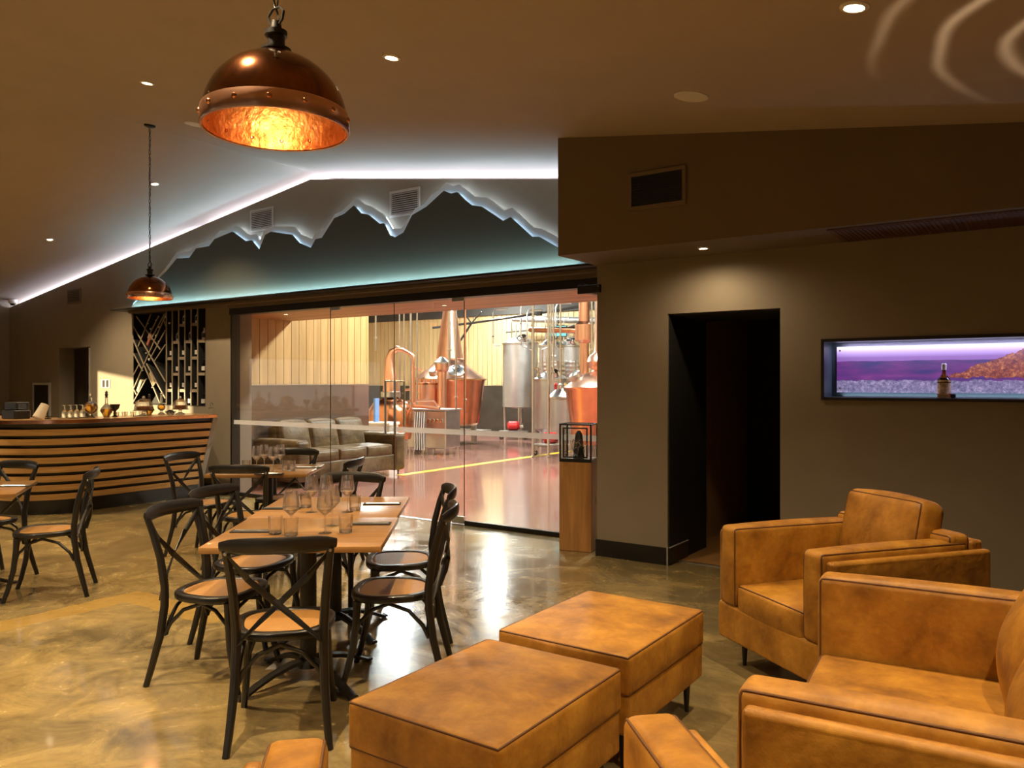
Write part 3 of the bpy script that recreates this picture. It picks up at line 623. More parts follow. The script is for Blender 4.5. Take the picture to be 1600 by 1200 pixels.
for sx in (-1, 1): q.box(sx * a - (e if sx > 0 else 0), sx * a + (0 if sx > 0 else e), -bb + e, bb - e, h - e, h)
q.build('frame', 'black', t, smooth=False)
q = MB(); q.box(-.115, .115, -.128, -.12, .04, .052).box(-.115, .115, -.128, -.12, .30, .312).box(-.115, -.103, -.128, -.12, .052, .30).box(.103, .115, -.128, -.12, .052, .30)
dr = q.build('door', 'black', t, smooth=False)
MB().box(.106, .112, -.14, -.128, .15, .18).build('catch', 'brass', dr)
for y in (-.113, .113): MB().box(-a + e, a - e, y - .002, y + .002, .03, h - e).build('pane', 'case_glass', t, smooth=False)
for x in (-.143, .143): MB().box(x - .002, x + .002, -bb + e, bb - e, .03, h - e).build('pane', 'case_glass', t, smooth=False)
MB().box(-a + e, a - e, -bb + e, bb - e, h - .008, h - .004).build('pane', 'case_glass', t, smooth=False)
t = thing('ornament', (-3.60, 6.30, .83), 0, 'dark slate ornament with silver tracery inside the glass case', 'ornament')
MB().lathe([(0, 0), (.055, 0), (.05, .03), (.045, .10), (.038, .17), (.03, .22), (.015, .245), (0, .25)], n=9).build('stone', 'slate', t, angle=20)
q = MB()
for k in range(7):
    a0 = random.uniform(-2.6, -.4); z = .02 + k * .022
    q.tube([(.055 * math.cos(a0 + j * .35), .055 * math.sin(a0 + j * .35) - .005, z + .02 * math.sin(j * 1.7 + k)) for j in range(6)], .003, 5)
q.build('tracery', 'chrome', t)
MB().lathe([(0, 0), (.03, 0), (.034, .02), (.02, .06), (.022, .08), (.008, .10), (0, .10)], c=(.045, -.04, 0), n=12).build('figure', 'black', t)

# ------------------------------------------------------------------ the bar
def bar_curve(xs, rad, yc, n=10):
    """plan line of the bar front: straight along Y at X=xs from Y=6.30, then a quarter round to the left"""
    pts = [(xs, 6.30), (xs, 5.9), (xs, 5.5)] + [(xs - rad + rad * math.cos(R(-a)), yc + rad * math.sin(R(-a))) for a in [90 * k / n for k in range(n + 1)]]
    pts.append((-13.2, yc - rad)); return pts
bar = thing('bar_counter', (-9.4, 5.2, 0), 0, 'long curved bar with oak slats, black gaps and copper-edged top', 'bar')
bo = Vector((-9.4, 5.2, 0))
top_c = bar_curve(-9.07, 1.0, 4.92); bot_c = bar_curve(-9.45, .65, 4.82)
def lerp_c(z, inset=0):
    k = z / 1.05; r = []
    for a, b_ in zip(bot_c, top_c):
        r.append((b_[0] * k + a[0] * (1 - k) - inset - bo.x, b_[1] * k + a[1] * (1 - k) - bo.y + (inset if a[0] < -9.7 else 0)))
    return r
def strip(z0, z1, th, inset=0.0):
    q = MB(); bm = q.bm
    A = lerp_c(z0, inset); B = lerp_c(z1, inset); A2 = lerp_c(z0, inset + th); B2 = lerp_c(z1, inset + th)
    rows = [[bm.verts.new((x, y, z)) for x, y in c_] for c_, z in ((A, z0), (B, z1), (B2, z1), (A2, z0))]
    for r1, r2 in zip(rows, rows[1:] + rows[:1]):
        for i in range(len(A) - 1): bm.faces.new((r1[i], r1[i + 1], r2[i + 1], r2[i]))
    bm.faces.new([r[0] for r in rows]); bm.faces.new([r[-1] for r in rows])
    return q
strip(0, 1.05, .02, .03).build('carcass', 'black', bar, angle=50)
strip(0.0, .165, .02, .0).build('kickboard', 'black', bar, angle=50)
sh = (1.035 - .175) / 8
m, n, l, b = newmat('oak_slat_curved'); v = coords(n, l, (1, 1, 1))
mp = n.new('ShaderNodeMapping'); mp.inputs['Scale'].default_value = (1.5, 1.5, 26); l.new(v, mp.inputs[0])
f = noise(n, l, mp.outputs[0], 1.6, 6, .6); c = ramp(n, l, f, [(.3, (.44, .25, .09)), (.7, (.66, .41, .17))]); l.new(c, b.inputs['Base Color']); b.inputs['Roughness'].default_value = .42
M['oak_bar'] = m
for k in range(8): strip(.165 + k * sh + .004, .165 + (k + 1) * sh - .034, .022, -.004).build('slat', 'oak_bar', bar, angle=50)
# end panel
MB().prism([(-.42, 0), (-.05, 0), (.335, 1.055), (-.42, 1.055)], 'y', 1.105, 1.17).build('end_panel', 'greypanel', bar, smooth=False)
# top with copper nosing
tc = bar_curve(-9.03, 1.04, 4.92); inner = [(x - .66 if i < 3 else None, y) for i, (x, y) in enumerate(tc)]
ctr = (-10.07, 4.92)
inn = []
for i, (x, y) in enumerate(tc):
    if i < 3: inn.append((x - .66, y))
    elif i == len(tc) - 1: inn.append((-13.2, y + .66))
    else:
        dx, dy = x - ctr[0], y - ctr[1]; L = math.hypot(dx, dy); inn.append((ctr[0] + dx / L * (L - .66), ctr[1] + dy / L * (L - .66)))
tc[0] = (tc[0][0], 6.33); inn[0] = (inn[0][0], 6.33)
q = MB(); bm = q.bm
rows = [[bm.verts.new((x - bo.x, y - bo.y, z)) for x, y in c_] for c_, z in ((tc, 1.10), (inn, 1.10), (inn, 1.055), (tc, 1.055))]
for r1, r2 in zip(rows, rows[1:] + rows[:1]):
    for i in range(len(tc) - 1): bm.faces.new((r1[i], r1[i + 1], r2[i + 1], r2[i]))
bm.faces.new([r[0] for r in rows]); bm.faces.new([r[-1] for r in rows])
q.build('bar_top', 'wood_table', bar, angle=50)
q = MB()
pth = [(x - bo.x + .003, y - bo.y, 1.077) for x, y in tc]
q.tube(pth, .006, 4, ry=.026, up=(0, 0, 1)); nos = q.build('copper_nosing', 'copper_red', bar, angle=50)
acc = 0
for i in range(60):
    pass
# rivets along the nosing
dense = []
for (xa, ya), (xb, yb) in zip(tc[:-1], tc[1:]):
    L = math.hypot(xb - xa, yb - ya); k = 0
    steps = max(1, int(L / .02))
    for s_ in range(steps): dense.append((xa + (xb - xa) * s_ / steps, ya + (yb - ya) * s_ / steps, yb - ya, -(xb - xa)))
for i in range(10, min(len(dense), 190), 17):
    x, y, nx, ny = dense[i]; L = math.hypot(nx, ny); nx, ny = -nx / L, -ny / L
    m = Matrix.Translation((x - bo.x + nx * .007 + .003, y - bo.y + ny * .007, 1.077)) @ Matrix.Rotation(math.atan2(ny, nx), 4, 'Z') @ Matrix.Rotation(R(90), 4, 'Y')
    MB().lathe([(.007, 0), (.005, .004), (0, .005)], n=8, m=m).build('rivet', 'copper_red', nos)
# inner back counter along the wall
t = thing('back_counter', (-10.6, 6.35, 0), 0, 'plain back counter running along the wall under the bottle rack', 'counter')
MB().box(-1.9, .80, -.28, .28, .0, .88, .004).build('cabinet', 'greypanel', t); MB().box(-1.92, .82, -.30, .29, .88, .91, .004).build('worktop', 'black', t)

# ------------------------------------------------------------------ bottle rack recessed in the wall
t = thing('bottle_rack', (-11.55, 6.65, 1.18), 0, 'black recessed rack with diagonal lattice and narrow bottle shelves behind the bar', 'rack')
W_, H_ = 1.81, 1.38
MB().box(0, W_, .20, .21, 0, H_).box(0, .01, 0, .2, 0, H_).box(W_ - .01, W_, 0, .2, 0, H_).box(0, W_, 0, .2, 0, .012).box(0, W_, 0, .2, H_ - .012, H_).build('back_panel', 'blackwall', t, smooth=False)
M['rackwood'] = plain('rack_taupe_edge', (.34, .28, .21), .5)
def rack_bar(u0, v0, u1, v1, name='divider'):
    q = MB(); dx, dz = u1 - u0, v1 - v0; L = math.hypot(dx, dz); nx, nz = -dz / L * .008, dx / L * .008
    q.prism([(u0 + nx, v0 + nz), (u1 + nx, v1 + nz), (u1 - nx, v1 - nz), (u0 - nx, v0 - nz)], 'y', .0, .20)
    o = q.build(name, 'blackwall', t, smooth=False); q = MB()
    q.prism([(u0 + nx, v0 + nz), (u1 + nx, v1 + nz), (u1 - nx, v1 - nz), (u0 - nx, v0 - nz)], 'y', -.012, .0); q.build('front_edge', 'rackwood', o, smooth=False)
def rc(u, v): return ((-11.55 + 0) * 0 + (u - 90) / 745 * 1.80, 1.38 - (v - 118 + (u - 90) * .055) / 975 * 1.38)
segs = [((130, 150), (640 - 250, 500)), ((95, 255), (443, 830)), ((95, 400), (385, 1050)), ((95, 545), (200, 730)), ((240, 650), (443, 1000)),
        ((545, 130), (95, 930)), ((435, 130), (290, 400)), ((375, 150), (255, 380)), ((290, 130), (150, 470)), ((430, 200), (470, 260)), ((443, 300), (270, 620)), ((443, 450), (330, 620)),
        ((160, 660), (95, 780)), ((240, 810), (100, 1060)), ((90, 925), (130, 985)), ((345, 840), (300, 900))]
for (a_, b_), (c_, d_) in segs:
    p0 = rc(a_, b_); p1 = rc(c_, d_)
    cl = lambda p: (min(max(p[0], .012), .87), min(max(p[1], .015), 1.365))
    rack_bar(*cl(p0), *cl(p1))
vx = [.882, 1.026, 1.185, 1.336, 1.485, 1.638]
for x in vx:
    o = MB().box(x - .008, x + .008, 0, .2, .012, H_ - .012).build('upright', 'blackwall', t, smooth=False)
    MB().box(x - .009, x + .009, -.012, 0, .012, H_ - .012).build('front_edge', 'rackwood', o, smooth=False)
cells = vx + [1.80]
shelf_list = []
for i in range(6):
    zs = (.912, .452) if i % 2 == 0 else (1.152, .679, .219)
    if i == 0: zs = (.679, .219)
    elif i % 2 == 0: zs = (.679, .219, 1.152)[:2]
    else: zs = (.912, .452)
    if i in (2, 4): zs = (.679, .219, 1.152)
    for z in zs:
        if cells[i + 1] - cells[i] > .05:
            MB().box(cells[i] + .008, cells[i + 1] - .008, 0, .2, z - .02, z + .02).build('shelf', 'rackwood', t, smooth=False); shelf_list.append((i, z))
bl = ['clear squat bottle', 'amber round-shouldered bottle', 'pale labelled bottle', 'grey cylinder bottle']
k = 0
rown = {1: 'lowest', 2: 'middle', 3: 'upper'}
for i, z in shelf_list:
    x = -11.55 + (cells[i] + cells[i + 1]) / 2 + .01; kind = (i * 2 + int(z * 10)) % 4
    hgt = (.17, .20, .19, .17)[kind]; kindn = ('clear bottle with white label', 'amber bottle with gold label', 'dark bottle with pale label', 'silver-grey bottle')[kind]
    lev = 'bottom' if z < .3 else 'lower' if z < .55 else 'middle' if z < .8 else 'upper' if z < 1 else 'top'
    ordn = ('leftmost', 'second', 'third', 'fourth', 'fifth', 'rightmost')[i]
    b_ = thing('bottle', (x, 6.685, 1.18 + z + .02), 0, f'{kindn}, {lev} shelf, {ordn} bay of the rack', 'bottle', 'bottles in the bar rack')
    MB().lathe(bottle_prof(.036 if kind != 3 else .03, hgt, .3, .6), n=14).build('body', ('clearbottle', 'amber', 'darkbottle', 'silverpaint')[kind], b_)
    MB().lathe([(.0372, .03), (.0372, .09)], n=14).build('label', ('whitelabel', 'label', 'whitelabel', 'slate')[kind], b_)
    MB().lathe([(.013, hgt * .95), (.013, hgt * 1.05), (0, hgt * 1.05)], n=10).build('cap', 'cork', b_)
for i, x in enumerate((1.411, 1.72)):
    b_ = thing('bottle', (-11.55 + x, 6.685, 1.193), 0, f'clear bottle on the rack floor, {("fourth", "rightmost")[i]} bay', 'bottle', 'bottles in the bar rack')
    MB().lathe(bottle_prof(.034, .17, .3, .6), n=14).build('body', 'clearbottle', b_); MB().lathe([(.0352, .03), (.0352, .09)], n=14).build('label', 'whitelabel', b_); MB().lathe([(.013, .16), (.013, .178), (0, .178)], n=10).build('cap', 'cork', b_)
for i, (u, v, lb) in enumerate(((270, 395, 'pinkish boxed bottle lying in the upper diagonal bay of the rack'), (160, 890, 'pale boxed bottle tilted in the lower left diagonal bay of the rack'), (300, 800, 'pale bottle tilted in the lower diagonal bay beside the shelves'))):
    x, z = rc(u, v); b_ = thing('bottle_box', (-11.55 + x, 6.68, 1.18 + z), 0, lb, 'bottle')
    b_.rotation_euler = (0, R(32 if i < 2 else -32), 0)
    MB().box(-.03, .03, -.04, .04, -.10, .10, .004).build('carton', plain('carton_%d' % i, ((.30, .11, .07), (.40, .36, .26), (.42, .34, .22))[i], .6), b_)
# picture light specks: small bottle necks pointing out of the diagonal bays
for i, (u, v) in enumerate(((250, 225), (345, 200), (450, 165), (482, 228), (282, 285), (375, 268), (342, 355), (373, 418), (235, 540), (265, 603))):
    x, z = rc(u, v); pos = ('top left', 'top centre', 'topmost', 'top right', 'upper left', 'upper centre', 'centre', 'centre right', 'lower left', 'lower right')[i]
    b_ = thing('wine_bottle', (-11.55 + x, 6.70, 1.18 + z), 0, f'wine bottle lying neck out in the {pos} part of the diagonal lattice', 'bottle', 'wine bottles lying in the lattice')
    mm = Matrix.Rotation(R(90), 4, 'X')
    MB().lathe([(0, -.14), (.034, -.14), (.034, -.02), (.016, .0), (.013, .05), (.013, .055)], n=12, m=mm).build('body', 'darkbottle', b_)
    MB().lathe([(.0135, .035), (.0138, .06), (0, .062)], n=12, m=mm).build('foil', 'silverpaint', b_)

# ------------------------------------------------------------------ objects on and behind the bar
t = thing('wall_hatch', (-14.37, 6.65, .94), 0, 'silver framed dark glass hatch on the wall left of the passage', 'hatch')
MB().box(-.30, .30, -.03, -.001, 0, .035).box(-.30, .30, -.03, -.001, .53, .57).box(-.30, -.26, -.03, -.001, .035, .53).box(.26, .30, -.03, -.001, .035, .53).build('frame', 'silverpaint', t, smooth=False)
MB().box(-.26, .26, -.02, -.001, .035, .53).build('dark_glass', 'black', t, smooth=False)
t = thing('switch_plate', (-12.33, 6.65, 1.43), 0, 'black and steel double switch plate on the sunlit wall', 'switch')
MB().box(-.13, .13, -.008, -.001, 0, .13).build('plate', 'silverpaint', t, smooth=False)
for x in (-.08, .03): MB().box(x, x + .06, -.014, -.008, .01, .12).build('rocker', 'black', t)
TZ = 1.10
def put(px_y, x=-9.4): return (x, px_y, TZ)
t = thing('till', (-9.85, 4.27, TZ), R(12), 'black till terminal standing at the left end of the bar', 'till')
MB().box(-.11, .11, -.10, .10, 0, .10, .01).build('base', 'black', t); MB().box(-.10, .10, -.07, .09, .10, .19, .008).build('head', 'black', t)
MB().box(.101, .104, -.05, .05, .11, .17).build('screen', 'slate', t)
t = thing('folded_menu', (-9.45, 4.38, TZ), R(10), 'cream folded menu cone standing on the bar', 'menu')
MB().lathe([(.035, 0), (.034, .01)], n=12, c=(.0, .06, 0)).build('foot', 'black', t)
mm = Matrix.Translation((0, -.02, .085)) @ Matrix.Rotation(R(-28), 4, 'X')
MB().lathe([(.062, -.085), (.045, .09), (.043, .09), (.060, -.085)], n=20, m=mm).build('cone', 'card', t)
MB().tube([(0, .06, 0), (0, .05, .08)], .006).build('stem', 'black', t)
t = thing('glass_tray', (-9.42, 4.69, TZ), R(0), 'low clear tray under the upturned flutes on the bar', 'tray')
MB().box(-.06, .06, -.14, .14, 0, .012, .003).build('tray', 'clearbottle', t)
fl = None
for k in range(8):
    lb = f'upturned flute on the bar, {("first", "second", "third", "fourth", "fifth", "sixth", "seventh", "last")[k]} from the left in its row'
    if fl is None:
        t = thing('flute_glass', (0, 0, 0), 0, lb, 'glass', 'upturned flutes in a row on the bar')
        MB().lathe([(.024, 0), (.026, .04), (.022, .075), (.006, .09)], n=16).build('bowl', 'wineglass', t)
        MB().lathe([(.006, .09), (.004, .10), (.004, .135), (.010, .139)], n=10).build('stem', 'wineglass', t)
        MB().lathe([(0, .142), (.028, .142), (.028, .139), (.010, .139)], n=16).build('foot', 'wineglass', t); fl = tree(t)
    else: t = dup(fl); t['label'] = lb
    t.location = (-9.38 + (k % 2) * -.05, 4.575 + k * .034, TZ + .012)
# decanters
def dec_globe(loc, label, r=.075):
    t = thing('decanter', loc, 0, label, 'decanter')
    MB().lathe([(0, 0), (.045, 0), (.04, .012), (.018, .03), (.02, .045)], n=20).build('foot', 'decanter', t)
    MB().lathe([(.02, .045)] + [(r * math.sin(R(a)), .045 + r - r * math.cos(R(a)) * .98) for a in range(20, 170, 12)] + [(.018, .045 + 2 * r), (.016, .235), (.024, .245)], n=28).build('globe', 'decanter', t)
    MB().lathe([(0, .052)] + [((r - .006) * math.sin(R(a)), .045 + r - (r - .006) * math.cos(R(a))) for a in range(20, 132, 10)] + [(0, .045 + r + (r - .006) * .66)], n=28).build('spirit', 'amber', t)
    MB().lathe([(.014, .240), (.014, .25), (.022, .262), (.018, .28), (0, .286)], n=16).build('stopper', 'decanter', t)
def dec_diamond(loc, label, s=1):
    t = thing('decanter', loc, 0, label, 'decanter')
    P = lambda L: [(a * s, b_ * s) for a, b_ in L]
    MB().lathe(P([(0, 0), (.03, 0), (.075, .075), (.06, .11), (.022, .155), (.016, .17), (.015, .23), (.024, .24)]), n=8).build('body', 'decanter', t, angle=15)
    MB().lathe(P([(0, .006), (.026, .006), (.069, .075), (.058, .102), (0, .102)]), n=8).build('spirit', 'amber', t, angle=15)
    MB().lathe(P([(.013, .235), (.013, .25), (.020, .27), (.012, .285), (.018, .30), (0, .32)]), n=10).build('stopper', 'cork', t)
dec_globe((-9.36, 4.87, TZ), 'round globe decanter of amber spirit on a foot, on the bar')
dec_diamond((-9.36, 5.055, TZ), 'faceted diamond decanter of amber spirit with tall stopper, on the bar')
dec_diamond((-9.60, 5.74, TZ), 'smaller dark decanter behind the cake domes on the bar', .85)
dec_globe((-9.62, 5.92, TZ), 'small amber globe decanter between the two cake domes', .05)
t = thing('goblet', (-9.42, 5.19, TZ), 0, 'dark stemmed goblet beside the diamond decanter', 'goblet')
MB().lathe([(0, 0), (.035, 0), (.03, .01), (.012, .02), (.012, .06), (.02, .075)], n=18).build('stem', 'black', t)
MB().lathe([(.02, .075), (.045, .10), (.06, .15), (.057, .15), (.042, .10), (0, .08)], n=18).build('bowl', 'black', t)
def cloche(loc, label, r=.12, h=.14):
    t = thing('cake_stand', loc, 0, label, 'cake stand')
    MB().lathe([(0, 0), (.06, 0), (.055, .012), (.018, .03), (.018, .05), (.03, .06)], n=24).build('foot', 'decanter', t)
    MB().lathe([(0, .06), (r, .062), (r + .008, .072), (r, .070), (0, .068)], n=32).build('plate', 'decanter', t)
    MB().lathe([(r * .92, .072), (r * .93, .10), (r * .80, .072 + h * .7), (r * .45, .072 + h * .95), (.012, .075 + h)], n=32).build('dome', 'decanter', t)
    MB().lathe([(.01, .074 + h), (.02, .09 + h), (.012, .105 + h), (0, .108 + h)], n=14).build('knob', 'decanter', t)
    MB().lathe([(0, .0705), (r * .68, .0705), (r * .70, .085), (r * .66, .115), (0, .12)], n=24).build('cake', 'cake', t)
cloche((-9.42, 5.56, TZ), 'glass domed cake stand holding a round cake, left one on the bar')
cloche((-9.42, 6.06, TZ), 'glass domed cake stand holding pastries, right one at the bar end', .10, .13)
t = thing('bowl', (-9.32, 5.86, TZ), 0, 'dark bowl of black grapes beside the right cake stand', 'bowl')
MB().lathe([(0, 0), (.03, 0), (.06, .03), (.068, .05), (.065, .05), (.055, .03), (0, .015)], n=20).build('dish', 'decanter', t)
q = MB()
for k in range(26):
    a = random.uniform(0, 6.28); r = random.uniform(0, .045); q.lathe([(0, -.012), (.009, -.008), (.012, 0), (.009, .008), (0, .012)], c=(r * math.cos(a), r * math.sin(a), .035 + random.uniform(0, .03) * (1 - r * 12)), n=7)
o = q.build('grapes', 'black', t); o['kind'] = 'stuff'
t = thing('tongs', (-9.25, 5.40, TZ), R(70), 'dark serving tongs lying on the bar before the left cake stand', 'tongs')
MB().tube([(-.07, 0, .008), (0, .012, .012), (.07, .004, .006)], .006).tube([(-.07, 0, .008), (0, -.014, .012), (.07, -.006, .006)], .006).build('arms', 'black', t)
tb = None
nn = ('first', 'second', 'third', 'fourth', 'fifth', 'sixth', 'seventh', 'eighth', 'ninth', 'last')
for k in range(10):
    lb = f'small shot glass on the bar behind the goblet, {nn[k]} from the left in its row'
    if tb is None:
        t = thing('shot_glass', (0, 0, 0), 0, lb, 'glass', 'shot glasses in a row on the bar')
        MB().lathe([(0, 0), (.018, 0), (.024, .05), (.022, .05), (.016, .008), (0, .008)], n=14).build('bowl', 'tumbler', t); tb = tree(t)
    else: t = dup(tb); t['label'] = lb
    t.location = (-9.56 - (k % 2) * .05, 5.16 + k * .055, TZ)
t = thing('wire_hook', (-9.55, 6.45, 1.18), 0, 'thin bent wire hook on the wall at the bar end', 'wire')
MB().tube([(.0, .19, .03), (.02, .15, .06), (.06, .1, .05), (.10, .08, .01), (.08, .06, -.02), (.0, .19, -.01)], .003, 5).build('wire', 'black', t)

# ------------------------------------------------------------------ dining tables
def oriented(vx, vy): return math.atan2(vy, vx) - math.pi / 2       # rotation so that local +y points to (vx,vy)
def dining_table(cx, cy, fx, fy, label, w=.84, d=.79):
    t = thing('dining_table', (cx, cy, 0), oriented(fx, fy), label, 'table')
    MB().box(-w / 2, w / 2, -d / 2, d / 2, .728, .76, .008, seg=2).build('table_top', 'wood_table', t)
    MB().box(-.2, .2, -.03, .03, .712, .728).box(-.03, .03, -.2, .2, .712, .728).build('top_plate', 'castiron', t)
    MB().lathe([(.055, .07), (.05, .10), (.042, .11), (.042, .70), (.055, .712)], n=20).build('column', 'castiron', t)
    for k in range(4):
        a = R(45 + 90 * k); ux, uy = math.cos(a), math.sin(a)
        pts = [(ux * r, uy * r, z) for r, z in ((.0, .105), (.10, .100), (.20, .078), (.29, .045), (.36, .014), (.39, .012))]
        MB().tube(pts, [.030, .029, .027, .026, .030, .028], 6, ry=[.020, .019, .016, .013, .011, .011], up=(0, 0, 1)).build('foot', 'castiron', t)
    return t
TW, TL = (.8, .6), (-.6, .8)
dining_table(-3.159, 2.75, *TL, 'square honey wood dining table nearest the camera, end to end with another')
dining_table(-3.649, 3.385, *TL, 'square honey wood dining table joined behind the nearest one, by the glass')
dining_table(-5.70, 4.51, *TL, 'square wooden dining table further back before the bar end')
dining_table(-6.42, 2.43, -.83, .56, 'reddish wooden dining table cut off at the left edge', .80, .80)

# ------------------------------------------------------------------ cross-back chairs (front is +y)
def seat_outline(s=1.0, n=36):
    pts = []
    for k in range(n):
        a = 2 * math.pi * k / n; c_, s_ = math.cos(a), math.sin(a); p = 2.8
        x = math.copysign(abs(c_) ** (2 / p), c_) * .215; y = math.copysign(abs(s_) ** (2 / p), s_) * .205
        x *= (1 + .10 * (y / .205)); pts.append((x * s, y * s + .0))
    return pts
def bistro_chair():
    t = thing('dining_chair', (0, 0, 0))
    q = MB(); bm = q.bm; o_, i_ = seat_outline(1), seat_outline(.80); n_ = len(o_)
    rows = [[bm.verts.new((x * s, y * s, z)) for x, y in L] for L, s, z in ((o_, .97, .432), (o_, 1, .440), (o_, 1, .460), (o_, .97, .466), (i_, 1.03, .466), (i_, 1, .460), (i_, 1, .432))]
    for r1, r2 in zip(rows, rows[1:] + rows[:1]):
        for i in range(n_): bm.faces.new((r1[i], r1[(i + 1) % n_], r2[(i + 1) % n_], r2[i]))
    q.build('seat_frame', 'chairblack', t, angle=50)
    q = MB(); bm = q.bm; rows = []
    for sc, z in ((1.0, .461), (.7, .466), (.35, .468)): rows.append([bm.verts.new((x * sc, y * sc, z)) for x, y in i_])
    c_ = bm.verts.new((0, 0, .468))
    for r1, r2 in zip(rows, rows[1:]):
        for i in range(n_): bm.faces.new((r1[i], r1[(i + 1) % n_], r2[(i + 1) % n_], r2[i]))
    for i in range(n_): bm.faces.new((rows[-1][i], rows[-1][(i + 1) % n_], c_))
    q.build('seat', 'cane', t, angle=60)
    for s in (-1, 1):
        pts = [(s * .205, -.285, 0), (s * .195, -.262, .09), (s * .182, -.222, .25), (s * .177, -.200, .40), (s * .178, -.198, .50), (s * .188, -.218, .65), (s * .200, -.250, .77), (s * .208, -.272, .835)]
        MB().tube(pts, [.015, .017, .0195, .0205, .0205, .0195, .018, .016], 10).build('leg', 'chairblack', t)
        pts = [(s * .205, .232, 0), (s * .195, .205, .08), (s * .183, .172, .22), (s * .176, .158, .36), (s * .174, .155, .436)]
        MB().tube(pts, [.015, .016, .018, .019, .021], 10).build('leg', 'chairblack', t)
        # crossing strap, bowed backwards
        k = .009 * s
        pts = [(s * .200, -.268 + k, .815), (s * .12, -.285 + k, .722), (s * .02, -.278 + k, .628), (-s * .08, -.252 + k, .53), (-s * .150, -.222 + k, .455), (-s * .168, -.214 + k, .425)]
        MB().tube(pts, .005, 8, ry=.0155, up=(s * .6, 0, .8)).build('cross_slat', 'chairblack', t)
        MB().lathe([(0, .006), (.006, .005), (.008, 0)], n=8, m=Matrix.Translation((s * .207, -.285, .825)) @ Matrix.Rotation(R(90), 4, 'X')).build('screw', 'steel', t)
        # hoop braces on each side
        pts = [(s * .176, -.200, .255), (s * .172, -.170, .315), (s * .165, -.10, .385), (s * .163, 0, .420), (s * .165, .08, .392), (s * .172, .145, .33), (s * .178, .160, .27)]
        MB().tube(pts, .010, 8).build('hoop_brace', 'chairblack', t)
    for y, zb in ((-.195, .255), (.160, .27)):
        pts = [(-.172, y, zb), (-.150, y, zb + .06), (-.09, y, zb + .125), (0, y, .418), (.09, y, zb + .125), (.150, y, zb + .06), (.172, y, zb)]
        MB().tube(pts, .010, 8).build('hoop_brace', 'chairblack', t)
    N = 13; pts = []; ra = []; rb = []
    for k in range(N):
        u = -1 + 2 * k / (N - 1); pts.append((u * .232, -.272 - .055 * (1 - u * u) + .004, .852 + .006 * (1 - u * u)))
        e = 1 - .45 * abs(u) ** 6; ra.append(.0155 * e); rb.append(.036 * e)
    MB().tube(pts, ra, 12, ry=rb, up=(0, -.15, 1)).build('top_rail', 'chairblack', t)
    return t
ch0 = bistro_chair(); cht = tree(ch0)
g = 'black cross-back cane chairs'
chairs = [(-2.83, 2.33, -.71, .70, 'black cross-back chair nearest the camera, its back toward us, at the table end'),
          (-3.56, 2.52, .93, .36, 'black cross-back chair at the near left side of the joined tables'),
          (-3.94, 3.01, .95, .30, 'black cross-back chair at the far left side of the joined tables'),
          (-2.83, 3.03, -.82, -.57, 'black cross-back chair at the near right side of the joined tables'),
          (-3.26, 3.55, -.72, -.69, 'black cross-back chair at the far right side of the joined tables, mostly behind another'),
          (-3.93, 3.66, .36, -.93, 'black cross-back chair at the far end of the joined tables facing the camera'),
          (-5.05, 4.55, -.89, -.45, 'black cross-back chair on the glass side of the back table'),
          (-5.86, 4.80, .42, -.91, 'black cross-back chair at the far end of the back table'),
          (-5.32, 4.04, -.57, .82, 'black cross-back chair with its back to us at the near end of the back table'),
          (-6.19, 4.25, .95, .30, 'black cross-back chair on the bar side of the back table'),
          (-6.00, 2.81, -.58, -.81, 'black cross-back chair nearest the bar front, at the left table'),
          (-6.80, 2.72, .20, -.98, 'black cross-back chair cut off at the left edge beyond the left table')]
for i, (x, y, fx, fy, lb) in enumerate(chairs):
    o = ch0 if i == 0 else dup(cht)
    o.location = (x, y, 0); o.rotation_euler = (0, 0, oriented(fx, fy)); tag(o, lb, 'chair', g)

# ------------------------------------------------------------------ tableware
TT = .7605
def wine_proto():
    t = thing('wine_glass', (0, 0, 0))
    MB().lathe([(0, .003), (.012, .004), (.034, .001), (.035, 0), (0, 0)], n=22).build('foot', 'wineglass', t)
    MB().lathe([(.008, .003), (.0035, .015), (.0035, .08), (.006, .09)], n=10).build('stem', 'wineglass', t)
    MB().lathe([(.006, .088), (.022, .103), (.040, .122), (.042, .135), (.038, .170), (.032, .213), (.0312, .213), (.037, .170), (.0408, .135), (.0388, .123), (.021, .105), (0, .092)], n=26).build('bowl', 'wineglass', t)
    return t
def tumbler_proto():
    t = thing('tumbler', (0, 0, 0))
    MB().lathe([(0, 0), (.031, 0), (.033, .01), (.037, .088), (.0355, .088), (.031, .016), (0, .014)], n=12).build('bowl', 'tumbler', t, angle=20)
    MB().lathe([(0, .001), (.030, .001), (.031, .013), (0, .013)], n=12).build('base', 'decanter', t, angle=20)
    return t
w0 = wine_proto(); wt = tree(w0); u0 = tumbler_proto(); ut = tree(u0)
wines = [(-3.18, 2.658, 'wine glass at the near left place of the joined tables'), (-3.04, 2.755, 'wine glass standing in the middle of the near table'),
         (-3.172, 2.924, 'wine glass just behind the middle one on the near table'), (-3.528, 3.207, 'wine glass at the left middle of the joined rear table'),
         (-3.592, 3.153, 'leftmost wine glass on the joined rear table'), (-3.426, 3.277, 'rightmost wine glass on the joined rear table'),
         (-5.643, 4.346, 'wine glass leftmost on the back table before the bar end'), (-5.712, 4.48, 'wine glass second from left on the back table'),
         (-5.486, 4.395, 'wine glass third from left on the back table'), (-5.597, 4.559, 'wine glass rightmost on the back table')]
for i, (x, y, lb) in enumerate(wines):
    o = w0 if i == 0 else dup(wt); o.location = (x, y, TT); tag(o, lb, 'glass', 'wine glasses on the tables')
